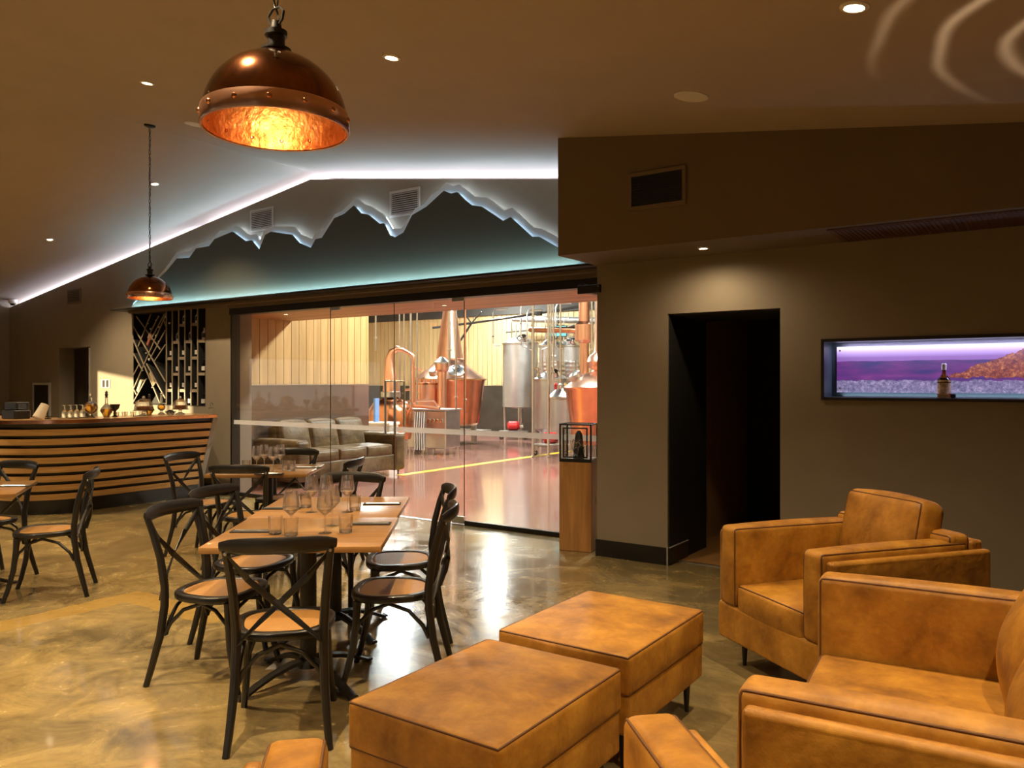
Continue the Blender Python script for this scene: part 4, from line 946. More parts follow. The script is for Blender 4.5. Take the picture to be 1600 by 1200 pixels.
tumb = [(-2.967, 2.826, 'faceted tumbler on the right of the near table, nearest the napkin'), (-3.44, 3.352, 'faceted tumbler right of the rear wine glasses'),
        (-3.125, 2.61, 'faceted tumbler beside the near left wine glass'), (-3.23, 2.60, 'leftmost faceted tumbler on the near table'),
        (-3.756, 3.251, 'faceted tumbler at the left of the joined rear table'), (-5.475, 4.521, 'left one of the tumblers right of the wine glasses on the back table'),
        (-5.399, 4.513, 'right one of the tumblers right of the wine glasses on the back table'), (-5.76, 4.33, 'tumbler left of the wine glasses on the back table')]
for i, (x, y, lb) in enumerate(tumb):
    o = u0 if i == 0 else dup(ut); o.location = (x, y, TT); o.rotation_euler = (0, 0, i * .4); tag(o, lb, 'tumbler', 'faceted tumblers on the tables')
naps = [(-3.363, 2.574, 'dark napkin with cutlery at the near left place of the near table'), (-3.037, 3.063, 'dark napkin with cutlery on the right of the near table'),
        (-3.464, 3.605, 'dark napkin with cutlery on the right of the joined rear table'), (-3.838, 3.136, 'dark napkin with cutlery on the left of the joined rear table'),
        (-5.475, 4.769, 'dark napkin with cutlery at the far side of the back table'), (-5.358, 4.25, 'dark napkin with cutlery at the near side of the back table'),
        (-6.259, 2.709, 'dark napkin with cutlery on the table at the left edge')]
def napkin_proto():
    t = thing('napkin', (0, 0, 0))
    MB().box(-.115, .115, -.034, .034, 0, .006, .002).build('cloth', 'napkin', t)
    MB().box(-.10, .02, -.015, -.009, .006, .009, .001).box(.02, .105, -.019, -.005, .006, .009, .001).build('knife', 'steel', t)
    q = MB().box(-.10, .045, .008, .013, .006, .009, .001)
    for k in range(4): q.box(.045, .10, .001 + k * .0055, .0035 + k * .0055, .006, .009)
    q.build('fork', 'steel', t); return t
n0 = napkin_proto(); nt = tree(n0)
for i, (x, y, lb) in enumerate(naps):
    o = n0 if i == 0 else dup(nt); o.location = (x, y, TT); o.rotation_euler = (0, 0, oriented(*TL) + random.uniform(-.05, .05)); tag(o, lb, 'napkin', 'napkins with cutlery')
t = thing('folded_card', (-3.385, 2.77, 0), R(20), 'white folded card lying on the floor under the near table', 'card')
q = MB(); bm = q.bm; rows = []
for k in range(9):
    u = -1 + k / 4; rows.append([bm.verts.new((u * .085, -.03 + .02 * (1 - u * u), .0)), bm.verts.new((u * .085, .02 + .02 * (1 - u * u), .004 + .040 * (1 - u * u)))])
for a_, b_ in zip(rows, rows[1:]): bm.faces.new((a_[0], b_[0], b_[1], a_[1]))
bmesh.ops.solidify(bm, geom=bm.faces[:], thickness=.003)
q.build('sheet', 'white', t)

# ------------------------------------------------------------------ upholstery
def cushion(sx, sy, sz, r=.035, puff=(.0, .0, .02), nx=14, ny=14, nz=6, seam=True):
    """soft box centred on x,y with its bottom at z=0; puff bulges each pair of faces outward"""
    q = MB(); bm = q.bm; cache = {}
    hx, hy, hz = sx / 2, sy / 2, sz / 2
    def pos(u, v, w):
        p = Vector((u * hx, v * hy, w * hz)); c_ = Vector((max(-hx + r, min(hx - r, p.x)), max(-hy + r, min(hy - r, p.y)), max(-hz + r, min(hz - r, p.z))))
        d = p - c_
        if d.length > 1e-9: p = c_ + d.normalized() * r if d.length > r * .999 else c_ + d
        p.x += puff[0] * u * (1 - v * v) * (1 - w * w); p.y += puff[1] * v * (1 - u * u) * (1 - w * w); p.z += puff[2] * w * (1 - u * u) * (1 - v * v)
        return (p.x, p.y, p.z + hz)
    def sp(n_, h): # sampling denser near the edges
        e = min(.45, r / h); core = [-1 + 2 * e * k / 3 * .5 for k in range(4)]
        L = [-1, -1 + e * .35, -1 + e * .7, -1 + e]; L += [(-1 + e) + (2 - 2 * e) * k / (n_ - 1) for k in range(1, n_ - 1)]; L += [1 - e, 1 - e * .7, 1 - e * .35, 1]
        return L
    U, V, Wz = sp(nx, hx), sp(ny, hy), sp(nz, hz)
    def vt(i, j, k):
        if (i, j, k) not in cache: cache[(i, j, k)] = bm.verts.new(pos(U[i], V[j], Wz[k]))
        return cache[(i, j, k)]
    nU, nV, nW = len(U) - 1, len(V) - 1, len(Wz) - 1
    for i in range(nU):
        for j in range(nV):
            for k in (0, nW): bm.faces.new((vt(i, j, k), vt(i + 1, j, k), vt(i + 1, j + 1, k), vt(i, j + 1, k)))
    for i in range(nU):
        for k in range(nW):
            for j in (0, nV): bm.faces.new((vt(i, j, k), vt(i + 1, j, k), vt(i + 1, j, k + 1), vt(i, j, k + 1)))
    for j in range(nV):
        for k in range(nW):
            for i in (0, nU): bm.faces.new((vt(i, j, k), vt(i, j + 1, k), vt(i, j + 1, k + 1), vt(i, j, k + 1)))
    # piping loops along the top and bottom rims
    loops = []
    if seam:
        for w in (1, -1):
            L = []; e = .5
            for i in range(nU): L.append((U[i], -1))
            for j in range(nV): L.append((1, V[j]))
            for i in range(nU, 0, -1): L.append((U[i], 1))
            for j in range(nV, 0, -1): L.append((-1, V[j]))
            pts = []
            for u, v in L:
                p = Vector(pos(u, v, w * 1.0)); pts.append(p)
            loops.append(pts)
    return q, loops
def soft(name, mat, parent, size, at, r=.035, puff=(0, 0, .02), rot=None, pipe=.0045, which=(0, 1), axis='z', pmat='piping', **k):
    """cushion part; axis tells which face pair carries the seams"""
    sx, sy, sz = size
    if axis == 'z': q, loops = cushion(sx, sy, sz, r, puff, **k); post = Matrix.Identity(4)
    elif axis == 'x':   # build with the wide faces along local z, then turn
        q, loops = cushion(sz, sy, sx, r, (puff[2], puff[1], puff[0]), **k); post = Matrix.Translation((-sx / 2, 0, sz / 2)) @ Matrix.Rotation(R(90), 4, 'Y')
    elif axis == 'y':
        q, loops = cushion(sx, sz, sy, r, (puff[0], puff[2], puff[1]), **k); post = Matrix.Translation((0, sy / 2, sz / 2)) @ Matrix.Rotation(R(90), 4, 'X')
    bmesh.ops.transform(q.bm, matrix=post, verts=q.bm.verts)
    o = q.build(name, mat, parent, loc=at, rot=rot, angle=80)
    if pipe:
        p = MB()
        for i, L in enumerate(loops):
            if i in which: p.tube([post @ v for v in L], pipe, 6, closed=True)
        p.build('piping', pmat, o, angle=80)
    return o
def leg(parent, x, y, h=.15, splay=.02, mat='chairblack'):
    sx = math.copysign(splay, x); sy = math.copysign(splay, y)
    MB().lathe([(0, 0), (.010, 0), (.019, h), (0, h)], n=12).build('leg', mat, parent, loc=(x, y, 0))
def ottoman(cx, cy, label):
    t = thing('ottoman', (cx, cy, 0), 0, label, 'ottoman', 'tan leather ottomans')
    w, d = .62, .79
    for sx in (-1, 1):
        for sy in (-1, 1): leg(t, sx * (w / 2 - .06), sy * (d / 2 - .07), .155)
    soft('base', 'tan', t, (w - .01, d - .01, .175), (0, 0, .15), .02, (.004, .004, 0), pipe=0)
    soft('cushion', 'tan', t, (w, d, .16), (0, 0, .305), .022, (.008, .008, .016), pipe=.0042)
    MB().box(-w / 2 + .015, w / 2 - .015, -d / 2 + .015, d / 2 - .015, .30, .325).build('shadow_gap', 'chairblack', t)
ottoman(-1.635, 2.25, 'tan suede leather ottoman nearest the camera, its front corner toward us')
ottoman(-1.665, 3.15, 'tan suede leather ottoman behind the nearest one, toward the doorway')
def armchair(cx, cy, fx, fy, w, d, label, seats=1, name='armchair', cat='armchair', backs=1, pads=True, sd=.66, bh=.48, bp=.04, bo=.26):
    t = thing(name, (cx, cy, 0), oriented(fx, fy), label, cat)
    at = .13; fr = .045; hw, hd = w / 2, d / 2
    for sx in (-1, 1):
        for sy in (-1, 1): leg(t, sx * (hw - .10), sy * (hd - .12), .16)
    soft('base', 'tan', t, (w - .02, d - .02, .19), (0, 0, .15), .018, (0, .004, 0), pipe=0)
    for s in (-1, 1):
        soft('side_panel', 'tan', t, (fr, d - .03, .56), (s * (hw - fr / 2), -.012, .16), .016, (.003, 0, 0), axis='x', which=(0 if s < 0 else 1,), pipe=.003, pmat='stitch')
        soft('arm_pad', 'tan', t, (at, d - .10, .42), (s * (hw - fr - at / 2), .045, .335), .028, (.006, .008, .012), axis='x', pipe=.0042)
    soft('back_panel', 'tan', t, (w - 2 * fr, fr + .03, .60), (0, -hd + .045, .16), .02, (0, .004, 0), axis='y', pipe=.003, which=(0,), pmat='stitch')
    soft('back_frame', 'tan', t, (w - 2 * fr - .02, .13, .46), (0, -hd + .14, .33), .03, (0, .01, .01), axis='y', pipe=.004)
    iw = w - 2 * fr - 2 * at
    for k in range(seats):
        sw = iw / seats; x = -iw / 2 + sw * (k + .5)
        soft('seat_cushion', 'tan', t, (sw - .006, sd, .155), (x, hd - sd / 2 - .015, .305), .024, (.0, .012, .018), pipe=.0042)
    for k in range(backs):
        sw = iw / backs; x = -iw / 2 + sw * (k + .5)
        soft('back_cushion', 'tan', t, (sw - .01, .17, bh), (x, -hd + bo, .455), .045, (.012, bp, .02), rot=(R(12), 0, 0), axis='y', pipe=.0042)
    return t
# armchair behind: front left corner (-1.54,4.18), width axis (.8,-.6), depth axis (.6,.8)
def chair_at(flx, fly, wx, wy, w, d, label, **k):
    fx, fy = wy, -wx   # facing: width axis (left-to-right as seen by the viewer in front) turned -90deg
    cx = flx + wx * w / 2 - fx * d / 2; cy = fly + wy * w / 2 - fy * d / 2
    return armchair(cx, cy, fx, fy, w, d, label, **k)
chair_at(-1.54, 4.18, .80, -.60, .88, .96, 'tan leather armchair furthest back, beside the dark doorway', sd=.68)
chair_at(-.80, 3.43, .087, -.996, 1.52, 1.02, 'tan leather two-seat sofa at the right edge, side on to the camera', name='loveseat', cat='sofa', seats=1, backs=2, sd=.76, bh=.40, bp=.07, bo=.31)
# nearest chair: width axis along (.72,.69), facing (-.69,.72); seen from behind
c3x, c3y = -1.065, 1.44
fx, fy = -.69, .72
armchair(c3x - fx * .44 - .01, c3y - fy * .44 - .01, fx, fy, 1.01, .88, 'tan leather armchair nearest the camera, only its two arm fronts in view', sd=.64)

# ------------------------------------------------------------------ distillery beyond the glass
XW = -9.9
# side wall: individual plywood planks above a metal wainscot
w = struct('wall_distillery_side', MB().box(XW - .2, XW - .02, 6.9, 9.97, 0, 5.0), 'roofdark')
y = 6.93; k = 0
while y < 9.95:
    y2 = min(y + .15, 9.97)
    MB().box(XW - .02, XW, y + .004, y2 - .004, 1.485, 4.2, .001).build('plank', 'ply', w, smooth=False); y = y2
MB().box(XW - .02, XW + .004, 6.9, 9.97, 0, 1.47).build('wainscot', 'wainscot', w, smooth=False)
MB().box(XW - .02, XW + .012, 6.9, 9.97, 1.468, 1.485).build('capping', 'steel', w, smooth=False)
struct('wall_distillery_return', MB().box(-20.2, XW - .2, 9.8, 9.97, 0, 7), 'ply_far')
struct('coving_light_stop1', MB().box(XW - .2, -9.17, 6.9, 6.98, 0, 2.56), 'wall')
# timber soffit boards (parts) just inside the glazing
cs = struct('ceiling_timber', MB().box(XW, -3.0, 6.85, 8.29, 2.50, 2.60), 'roofdark')
for k in range(8):
    ya = 6.86 + k * .179; MB().box(XW, -3.0, ya + .002, ya + .177, 2.475, 2.50, .002).build('board', 'soffit_wood', cs, smooth=False)
struct('wall_above_soffit', MB().box(XW, -3.0, 8.10, 8.29, 2.6, 7.0), 'ply_far')
for x, y_, lb in ((-8.9, 7.35, 'tiny downlight in the timber soffit above the brown sofa'), (-6.25, 7.6, 'tiny downlight in the timber soffit over the glass doors')):
    downlight(x, y_, 2.475, 14, lb, True, .04, 'downlights in the timber soffit')
# far wall, roof, right wall
w = struct('wall_distillery_far', MB().box(-20.2, .3, 19.62, 19.8, 0, 7.2), 'roofdark')
q = MB(); x = -20.0
while x < -7.0:
    q.box(x + .009, x + .171, 19.60, 19.62, 1.42, 3.55); x += .18
o = q.build('planking', 'ply_far', w, smooth=False); o['kind'] = 'stuff'
MB().box(-20, -6, 19.59, 19.62, 0, 1.40).build('wainscot', 'wainscot_dark', w, smooth=False)
MB().box(-20, -6, 19.58, 19.62, 1.40, 1.42).build('capping', 'steel', w, smooth=False)
MB().box(-20, 0, 19.55, 19.62, 3.55, 7.0).build('upper_cladding', 'roofdark', w, smooth=False)
struct('wall_distillery_left', MB().box(-20.2, -20, 9.9, 19.8, 0, 7.2), 'ply_far')
struct('wall_distillery_right', MB().box(-3.0, -2.8, 6.9, 19.8, 0, 7.2), 'ply_far')
struct('ceiling_distillery', MB().box(-20.2, -2.8, 8.1, 19.8, 7.0, 7.2), 'roofdark')
for x, y_, z, lb in ((-13.9, 15.0, 4.72, 'round high bay lamp over the big copper still'), (-13.2, 18.3, 4.37, 'round high bay lamp near the far plank wall'), (-8.2, 11.5, 5.62, 'round high bay lamp over the yellow line'), (-8.8, 16.5, 5.42, 'round high bay lamp over the steel tanks')):
    t = thing('high_bay_lamp', (x, y_, z), 0, lb, 'ceiling light', 'high bay lamps')
    MB().lathe([(.25, .02), (.26, .03), (.20, .10), (.06, .14), (.05, .2), (0, .2)], n=24).build('housing', 'steel_mat', t)
    MB().lathe([(0, .022), (.24, .022), (.25, .02)], n=24).build('diffuser', 'baylamp', t)
    MB().tube([(0, 0, .2), (0, 0, 7.0 - z)], .006).build('suspension_rod', 'steel', t)
t = thing('yellow_floor_line', (-8.85, 9.6, 0), 0, 'yellow painted line across the red floor beyond the glass', 'floor line')
MB().box(-.085, .085, 0, 6.0, .0005, .003).build('stripe', 'yellow', t, smooth=False)

# the brown leather sofa against the side wall (front is +x after rotation)
def leather_sofa():
    t = thing('sofa', (-9.37, 8.66, 0), R(-90), 'worn brown leather three-seat sofa behind the glass, below the plank wall', 'sofa')
    Wd, Dp = 2.28, .98; hw, hd = Wd / 2, Dp / 2
    soft('base', 'olive', t, (Wd - .04, Dp - .04, .25), (0, 0, .10), .03, (0, .01, 0), pipe=0)
    for s in (-1, 1):
        soft('arm', 'olive', t, (.26, Dp, .60), (s * (hw - .13), 0, .08), .06, (.01, .01, .01), axis='y', pipe=.006)
        leg(t, s * (hw - .1), hd - .08, .1); leg(t, s * (hw - .1), -hd + .08, .1)
    soft('back_frame', 'olive', t, (Wd - .5, .22, .55), (0, -hd + .12, .30), .05, (0, .01, .02), axis='y', pipe=0)
    iw = (Wd - .54) / 3
    for k in range(3):
        x = -Wd / 2 + .27 + iw * (k + .5)
        soft('seat_cushion', 'olive', t, (iw - .006, .64, .17), (x, .14, .34), .035, (0, .02, .025), pipe=.006)
        soft('back_cushion', 'olive', t, (iw + .01, .20, .50), (x, -.22, .43), .07, (.0, .05, .03), rot=(R(14), 0, 0), axis='y', pipe=.005)
    return t
leather_sofa()

# big copper pot still
t = thing('copper_still', (-12.32, 15.19, 0), 0, 'big copper pot still with tall tapering neck beyond the glass', 'still')
MB().lathe([(0, .47), (.66, .47), (.72, .52), (.86, 1.52), (.89, 1.57), (.90, 1.585)], n=48).build('pot', 'copper_red', t)
MB().lathe([(.90, 1.585), (.89, 1.60), (.50, 1.88), (.36, 2.02), (.34, 2.05)], n=48).build('shoulder', 'copper', t)
MB().lathe([(.355, 2.05), (.355, 2.08), (.335, 2.09), (.17, 3.25), (.15, 3.9), (.0, 3.95)], n=32).build('neck', 'copper', t)
MB().lathe([(.93, 1.575), (.93, 1.60), (.88, 1.60), (.88, 1.575)], n=48).build('flange', 'brass', t)
for a in range(4):
    MB().box(-.05, .05, -.05, .05, .02, .47).build('leg', 'steel_mat', t, loc=(.6 * math.cos(R(45 + 90 * a)), .6 * math.sin(R(45 + 90 * a)), 0))
MB().box(-.75, .75, -.7, .7, .28, .34).build('cradle', 'steel_mat', t)
mm = Matrix.Translation((.42, -.50, 1.78)) @ Matrix.Rotation(R(38), 4, 'X')
mm2 = Matrix.Translation((.55, -.42, 1.78)) @ Matrix.Rotation(R(35), 4, 'X') @ Matrix.Rotation(R(25), 4, 'Y')
mh = MB().lathe([(.20, -.06), (.20, .03), (.17, .05), (0, .07)], n=20, m=mm2).build('manway', 'steel', t)
MB().tube([tuple(mm2 @ Vector((.1 * math.cos(a * .785), .1 * math.sin(a * .785), .10))) for a in range(8)], .014, 6, closed=True).build('hand_wheel', 'slate', mh)
mm3 = Matrix.Translation((.05, -.66, 1.72)) @ Matrix.Rotation(R(38), 4, 'X')
MB().lathe([(.10, -.06), (.10, .10), (.08, .12), (0, .13)], n=16, m=mm3).build('relief_valve', 'steel', t)
MB().tube([(-.18, -.82, 1.80), (-.32, -.90, 1.86), (-.40, -.92, 1.80), (-.40, -.92, 1.40), (-.48, -.95, 1.34), (-.62, -.98, 1.33)], .03, 8).build('dip_pipe', 'copper', t)
# slim copper column and steel boxed condenser in front of the still
t = thing('copper_column', (-11.5, 13.9, 0), 0, 'slim copper column standing in front of the big pot still', 'column still')
MB().lathe([(0, .1), (.11, .1), (.11, 1.75), (.16, 1.80), (.16, 1.95), (.10, 2.02), (.0, 2.05)], n=24).build('tube', 'copper', t)
MB().lathe([(.18, 1.93), (.18, 1.97), (.05, 2.08), (0, 2.1)], n=20).build('cap', 'steel', t)
MB().lathe([(.15, 0), (.15, .03), (.04, .05), (.04, .1), (0, .1)], n=20).build('foot', 'steel', t)
t = thing('copper_vessel', (-11.97, 13.86, 0), 0, 'short copper vessel with ring of studs left of the slim column', 'vessel')
MB().lathe([(0, .75), (.33, .75), (.34, .8), (.34, 1.48), (0, 1.5)], n=32).build('body', 'copper', t)
MB().lathe([(.36, 1.46), (.36, 1.50), (0, 1.52)], n=32).build('lid', 'copper_red', t)
q = MB()
for k in range(16): a = k * math.pi / 8; q.tube([(.345 * math.cos(a), .345 * math.sin(a), 1.38), (.345 * math.cos(a), .345 * math.sin(a), 1.58)], .012, 6)
q.build('studs', 'steel', t)
for a in range(3): MB().tube([(.26 * math.cos(a * 2.1), .26 * math.sin(a * 2.1), 0), (.24 * math.cos(a * 2.1), .24 * math.sin(a * 2.1), .76)], .025).build('leg', 'steel', t)
t = thing('steel_tank', (-10.89, 12.9, 0), R(10), 'boxy stainless steel tank on legs with white hoses hanging down its side', 'tank')
MB().box(-.46, .46, -.32, .32, .14, .93, .02).build('body', 'steel', t)
MB().box(-.49, .49, -.35, .35, .93, .96, .005).build('lid', 'steel_mat', t)
for sx in (-1, 1):
    for sy in (-1, 1): MB().tube([(sx * .42, sy * .28, 0), (sx * .42, sy * .28, .15)], .022).build('leg', 'steel', t)
for k in range(5): MB().tube([(-.26 + k * .055, -.33, .90), (-.265 + k * .055, -.36, .6), (-.26 + k * .055, -.345, .10)], .012, 6).build('hose', 'white', t)
for k in range(4): MB().lathe([(.045, 0), (.04, .02), (0, .025)], n=12, m=Matrix.Translation((.06 + k * .10, -.32, .72)) @ Matrix.Rotation(R(90), 4, 'X')).build('port', 'chrome', t)
t = thing('spirit_still', (-11.05, 11.75, 0), 0, 'small copper still with swan neck bending over to a thin pipe', 'still')
MB().lathe([(0, .35), (.40, .38), (.45, .6), (.45, .95), (.34, 1.12), (.15, 1.20)], n=36).build('pot', 'copper_red', t)
pts = [(0, 0, 1.30), (-.0, 0, 1.5), (-.02, 0, 1.75), (-.03, 0, 1.98), (.02, 0, 2.12), (.12, .01, 2.19), (.24, .02, 2.17), (.37, .03, 2.10), (.44, .035, 2.04), (.45, .035, 1.9), (.45, .035, 1.1), (.5, .0, 1.04), (1.0, -.2, 1.0)]
MB().tube([(x * 1.0, y_ - x * .65 * 0, z) for x, y_, z in pts], [.165, .15, .115, .085, .07, .06, .05, .04, .035, .034, .034, .034, .034], 16).build('swan_neck', 'copper', t)
MB().lathe([(.20, 1.22), (.20, 1.32), (.15, 1.34)], n=24).build('flange', 'steel', t)
for a in range(3): MB().tube([(.3 * math.cos(a * 2.1), .3 * math.sin(a * 2.1), 0), (.3 * math.cos(a * 2.1), .3 * math.sin(a * 2.1), .45)], .03).build('leg', 'steel', t)
t.rotation_euler = (0, 0, R(34))
t = thing('white_desk', (-10.62, 11.0, 0), R(20), 'small white desk with a blue sign holder behind the sofa end', 'desk')
MB().box(-.30, .30, -.25, .25, .70, .76, .01).build('desk_top', 'white', t); MB().box(-.28, -.24, -.22, .22, 0, .70).build('side', 'white', t); MB().box(.24, .28, -.22, .22, 0, .70).build('side', 'white', t)
MB().box(-.24, .24, .18, .22, .2, .70).build('back', 'white', t)
t = thing('sign_holder', (-10.72, 11.0, .76), R(20), 'blue and white sign holder standing on the white desk', 'sign')
MB().box(-.02, .02, -.09, .09, 0, .45, .004).build('card', plain('blue_card', (.12, .25, .55), .5), t)

# steel fermenters and tanks
def tank(x, y, r, z0, z1, label, dimple=False, cone=False, legs=True, fit=True):
    t = thing('fermenter', (x, y, 0), 0, label, 'tank', 'stainless steel tanks beyond the glass')
    MB().lathe([(0, z0 - .22 if cone else z0 - .05), (r * .25, z0 - .2 if cone else z0 - .05), (r, z0), (r, z1)], n=40).build('shell', 'steel_mat', t)
    if dimple: MB().lathe([(r + .004, z0 + .35 * (z1 - z0)), (r + .015, z0 + .36 * (z1 - z0)), (r + .015, z1 - .38), (r + .004, z1 - .37)], n=40).build('dimple_jacket', 'dimple', t)
    MB().lathe([(r, z1), (r + .02, z1 + .005), (r + .02, z1 + .05), (r * .9, z1 + .08), (r * .35, z1 + .22), (r * .2, z1 + .24), (0, z1 + .25)], n=40).build('top', 'steel', t)
    if fit:
        mw = MB().lathe([(.14, 0), (.14, .1), (.12, .12), (0, .14)], n=16, m=Matrix.Translation((r * .45, -r * .45, z1 + .12)) @ Matrix.Rotation(R(30), 4, 'X')).build('manway', 'chrome', t)
        for k in range(3):
            a = 2.2 + k * 1.3; MB().tube([(r * .5 * math.cos(a), r * .5 * math.sin(a), z1 + .1), (r * .5 * math.cos(a), r * .5 * math.sin(a), z1 + .55 + .2 * (k % 2)), (r * .5 * math.cos(a) + .18, r * .5 * math.sin(a), z1 + .60 + .2 * (k % 2))], .02, 8).build('top_pipe', 'steel', t)
    if legs:
        for a in range(4): MB().tube([(r * .85 * math.cos(R(30 + 90 * a)), r * .85 * math.sin(R(30 + 90 * a)), 0), (r * .9 * math.cos(R(30 + 90 * a)), r * .9 * math.sin(R(30 + 90 * a)), z0 + .1)], .035, 8).build('leg', 'steel', t)
    return t
tank(-12.29, 18.25, .49, .84, 2.55, 'tall plain steel tank, leftmost of the group beyond the glass')
tank(-10.78, 17.46, .33, .80, 2.42, 'dimpled steel tank in the middle of the back row', True)
tank(-11.08, 18.9, .34, .80, 2.48, 'dimpled steel tank rightmost of the back row, under the screen', True)
tank(-10.01, 16.18, .42, .42, 1.55, 'mid-height steel tank in front of the dimpled tanks', cone=True)
tank(-9.04, 15.02, .29, .40, 1.15, 'lowest steel tank beside the copper still at the right', fit=False)
q = [o for o in COL.objects if o.get('label', '').startswith('lowest steel tank')][0]
for k in range(6):
    a = k * 1.05; MB().lathe([(.03, 0), (.03, .08), (.045, .10), (.02, .14), (0, .14)], c=(.13 * math.cos(a), .13 * math.sin(a), 1.36), n=10).build('valve', ('brass', 'red', 'steel')[k % 3], q)
# right copper still
t = thing('copper_still', (-7.10, 13.30, 0), 0, 'copper pot still half hidden by the wall corner at right', 'still')
MB().lathe([(0, .35), (.50, .36), (.56, .42), (.69, 1.38), (.72, 1.42)], n=48).build('pot', 'copper_red', t)
MB().lathe([(.72, 1.42), (.71, 1.44), (.36, 1.66), (.20, 1.72), (.19, 1.74)], n=48).build('shoulder', 'copper', t)
MB().lathe([(.19, 1.74), (.25, 1.80), (.29, 1.90), (.25, 2.0), (.17, 2.06), (.15, 2.1), (.11, 2.9), (.10, 3.6), (0, 3.7)], n=36).build('onion_neck', 'copper', t)
mm = Matrix.Translation((-.40, -.30, 1.62)) @ Matrix.Rotation(R(-30), 4, 'Y') @ Matrix.Rotation(R(25), 4, 'X')
MB().lathe([(.13, -.04), (.13, .05), (.10, .08), (0, .10)], n=16, m=mm).build('manway', 'steel', t)
for a in range(4): MB().tube([(.45 * math.cos(R(45 + 90 * a)), .45 * math.sin(R(45 + 90 * a)), 0), (.45 * math.cos(R(45 + 90 * a)), .45 * math.sin(R(45 + 90 * a)), .45)], .035).build('leg', 'steel', t)
t = thing('copper_column', (-8.37, 14.88, 0), 0, 'tall copper column rising beside the right copper still', 'column still')
MB().lathe([(0, .6), (.10, .6), (.10, 2.35), (.20, 2.42), (.20, 2.75), (.12, 2.82), (.12, 3.6), (0, 3.6)], n=24).build('tube', 'copper', t)
MB().tube([(0, 0, 2.62), (-.4, .25, 2.66), (-2.4, 1.6, 2.82)], .075, 12).build('cross_pipe', 'copper_red', t)
MB().tube([(.0, 0, 0), (0, 0, .6)], .06).build('foot', 'steel', t)
# vertical service pipes dropping from the roof
pipes = [(-11.34, 11.62, 2.15), (-12.18, 13.23, 1.0), (-12.09, 13.28, 1.0), (-11.97, 13.37, .6), (-11.84, 13.44, 1.0), (-10.12, 12.46, 1.9), (-10.00, 12.53, .95), (-9.85, 12.64, .9),
         (-8.73, 13.42, 0), (-8.47, 13.59, 0), (-8.43, 13.62, 1.45), (-8.39, 13.65, 1.45), (-8.27, 13.73, 1.5), (-7.75, 14.09, 1.9), (-7.69, 14.13, 1.9), (-7.65, 14.16, 1.9)]
pl = ('thin pipe dropping to the small swan neck still', 'first of the thin pipes right of the small still', 'second of the thin pipes right of the small still', 'third, longest thin pipe right of the small still', 'fourth of the thin pipes right of the small still',
      'pipe running down the front of the big still neck', 'pipe just right of the big still neck', 'rightmost pipe beside the big still', 'floor-length pipe in front of the tall plain tank', 'floor-length pipe in front of the middle tanks',
      'left pipe of the close pair above the lowest tank', 'right pipe of the close pair above the lowest tank', 'short pipe above the lowest tank', 'left pipe beside the right still', 'middle pipe beside the right still', 'right pipe beside the right still')
for i, (x, y_, z0) in enumerate(pipes):
    t = thing('service_pipe', (x, y_, z0), 0, 'steel ' + pl[i], 'pipe', 'vertical steel pipes')
    r = .026 if i in (3, 5, 8, 9) else .018
    MB().tube([(0, 0, 0), (0, 0, 7 - z0)], r, 8).build('tube', 'copper' if i == 7 else 'steel', t)
    MB().lathe([(r * 1.8, 0), (r * 1.8, .03), (r, .035)], n=10, c=(0, 0, .25 if z0 else 0)).build('collar', 'steel', t)
# roof truss, duct, screen
t = thing('roof_truss', (-12.0, 17.0, 0), 0, 'thin black roof truss rods with a diagonal prop beside the big still', 'truss')
MB().tube([(-1.9, -.6, 2.98), (-.9, .0, 3.12), (.6, .8, 3.34), (2.2, 1.4, 3.6)], .03, 6).build('tie_rod', 'black', t)
MB().tube([(-1.0, -.05, 3.10), (-1.62, -.4, 2.0)], .028, 6).build('prop', 'black', t)
MB().tube([(-1.0, -.05, 3.10), (-1.3, .0, 3.4)], .02, 6).tube([(-1.0, -.05, 3.10), (-.7, .0, 3.4)], .02, 6).build('fork', 'black', t)
MB().lathe([(.10, -.05), (.10, .05), (0, .05)], n=12, c=(.6, .8, 3.34)).build('node', 'black', t)
t = thing('duct', (-11.6, 19.0, 3.25), 0, 'grey galvanised duct under the distillery roof', 'duct')
MB().tube([(-1.5, .1, .12), (0, .1, .02), (4.4, .1, -.26)], .09, 14).build('run', 'hvac', t)
MB().tube([(-1.7, 0, -.28), (0, .0, -.20), (1.2, 0, -.16)], .025, 6).build('tray', 'roofdark', t)
t = thing('screen', (-10.92, 18.0, 2.72), R(25), 'small teal lit screen hanging among the tanks', 'screen')
MB().box(-.24, .24, -.03, .03, 0, .30, .01).build('casing', 'black', t); MB().box(-.22, .22, -.034, -.030, .02, .28).build('display', 'screen', t)
MB().tube([(0, 0, .3), (0, 0, 4.2)], .015).build('drop_rod', 'black', t)
# pump trolleys
def pump(x, y, label):
    t = thing('pump_trolley', (x, y, 0), R(30), label, 'pump', 'red pumps on steel trolleys')
    MB().box(-.38, .38, -.15, .15, .20, .235, .005).build('deck', 'steel', t)
    mm = Matrix.Translation((0, 0, .36)) @ Matrix.Rotation(R(90), 4, 'Y')
    MB().lathe([(0, -.16), (.08, -.16), (.12, -.12), (.12, .10), (.07, .16), (0, .16)], n=18, m=mm).build('motor', 'red', t)
    MB().lathe([(0, .16), (.06, .17), (.06, .26), (0, .27)], n=14, m=mm).build('pump_head', 'chrome', t)
    for sx in (-1, 1):
        for sy in (-1, 1): MB().lathe([(.03, -.015), (.05, -.015), (.05, .015), (.03, .015)], n=12, m=Matrix.Translation((sx * .32, sy * .13, .05)) @ Matrix.Rotation(R(90), 4, 'X')).build('wheel', 'black', t)
    for sx in (-1, 1): MB().tube([(sx * .32, 0, .06), (sx * .32, 0, .2)], .02).build('post', 'steel', t)
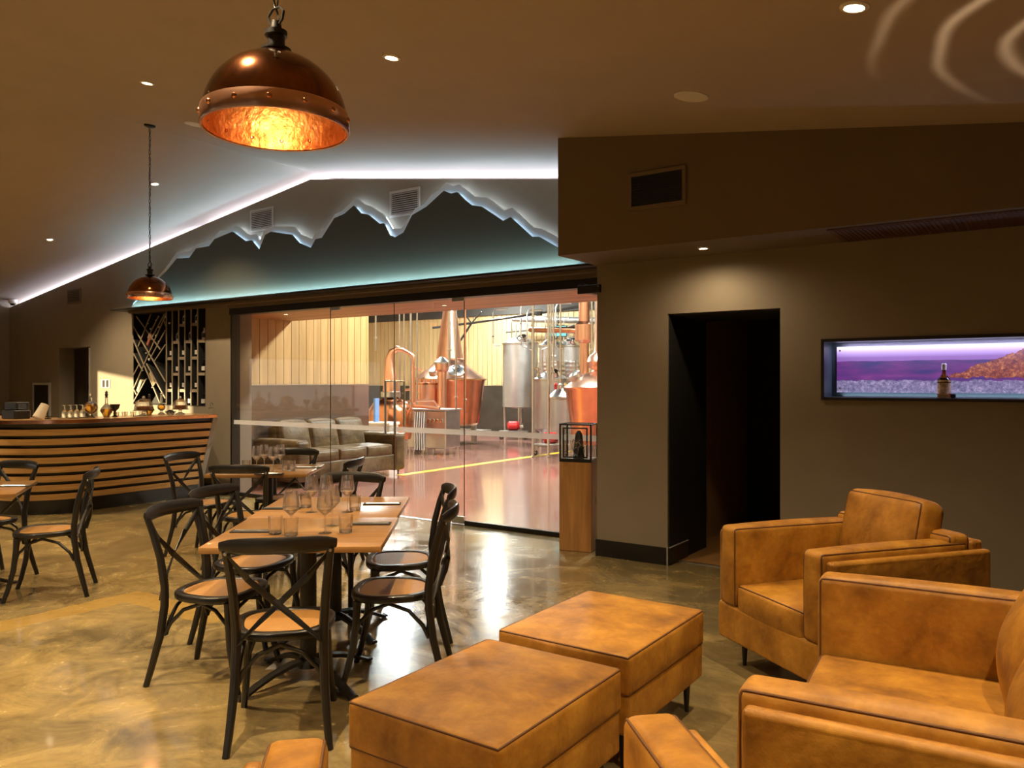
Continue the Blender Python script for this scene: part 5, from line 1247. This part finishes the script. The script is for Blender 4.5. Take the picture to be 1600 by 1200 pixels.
pump(-8.69, 13.68 + .35, 'red pump on a low steel trolley beside the yellow line end')
pump(-11.9, 17.35, 'red pump on a steel trolley under the tall plain tank')
pump(-11.94, 13.10, 'red pump on a trolley just right of the brown sofa')
t = thing('hose_stand', (-8.35, 13.95, 0), 0, 'upright steel post carrying fittings beside the pedestal case', 'stand')
MB().tube([(0, 0, 0), (0, 0, .62)], .05).build('post', 'steel', t); MB().tube([(-.1, 0, .60), (.5, .1, .60)], .02).build('rail', 'steel', t); MB().tube([(.5, .1, 0), (.5, .1, .6)], .03).build('post', 'steel', t)

t = thing('transfer_pipe', (-11.0, 12.5, 1.10), 0, 'thin copper transfer pipe running level behind the door handles', 'pipe')
MB().tube([(-.25, -.25, -.02), (-.1, -.1, .03), (.15, .35, .03), (.2, .45, -.13)], .025, 8).build('tube', 'copper', t)
for i, (x, y, z0, z1, lb) in enumerate(((-12.75, 17.6, 2.75, 3.5, 'bent steel pipe over the left shoulder of the tall plain tank'), (-11.9, 17.7, 2.7, 3.6, 'bent steel pipe over the right shoulder of the tall plain tank'), (-11.5, 17.4, 2.6, 3.4, 'bent steel pipe between the tall tanks'), (-10.5, 17.2, 2.6, 3.5, 'bent steel pipe above the middle dimpled tank'))):
    t = thing('bent_pipe', (x, y, z0), 0, lb, 'pipe', 'bent pipes over the tanks')
    MB().tube([(0, 0, 0), (0, 0, z1 - z0 - .1), (.06, 0, z1 - z0), (.4, .1, z1 - z0)], .02, 8).tube([(0, 0, 0), (0, 0, -.18), (.10, 0, -.24), (.22, .0, -.24)], .02, 8).build('tube', 'steel', t)
    MB().lathe([(.035, 0), (.045, .015), (.035, .03)], n=12).build('clamp', 'chrome', t)
for i, (x, y, z, lb) in enumerate(((-10.15, 15.85, 1.66, 'left valve head on the mid-height steel tank'), (-9.85, 15.95, 1.68, 'right valve head on the mid-height steel tank'))):
    t = thing('valve_head', (x, y, z), 0, lb, 'valve', 'valve heads on the mid-height tank')
    MB().lathe([(.05, -.02), (.05, .06), (.03, .08), (.03, .14), (.06, .15), (.06, .18), (0, .2)], n=14).build('body', 'chrome', t)
    MB().tube([(-.02, 0, .17), (-.12, -.03, .20)], .012, 6).build('lever', 'brass', t)
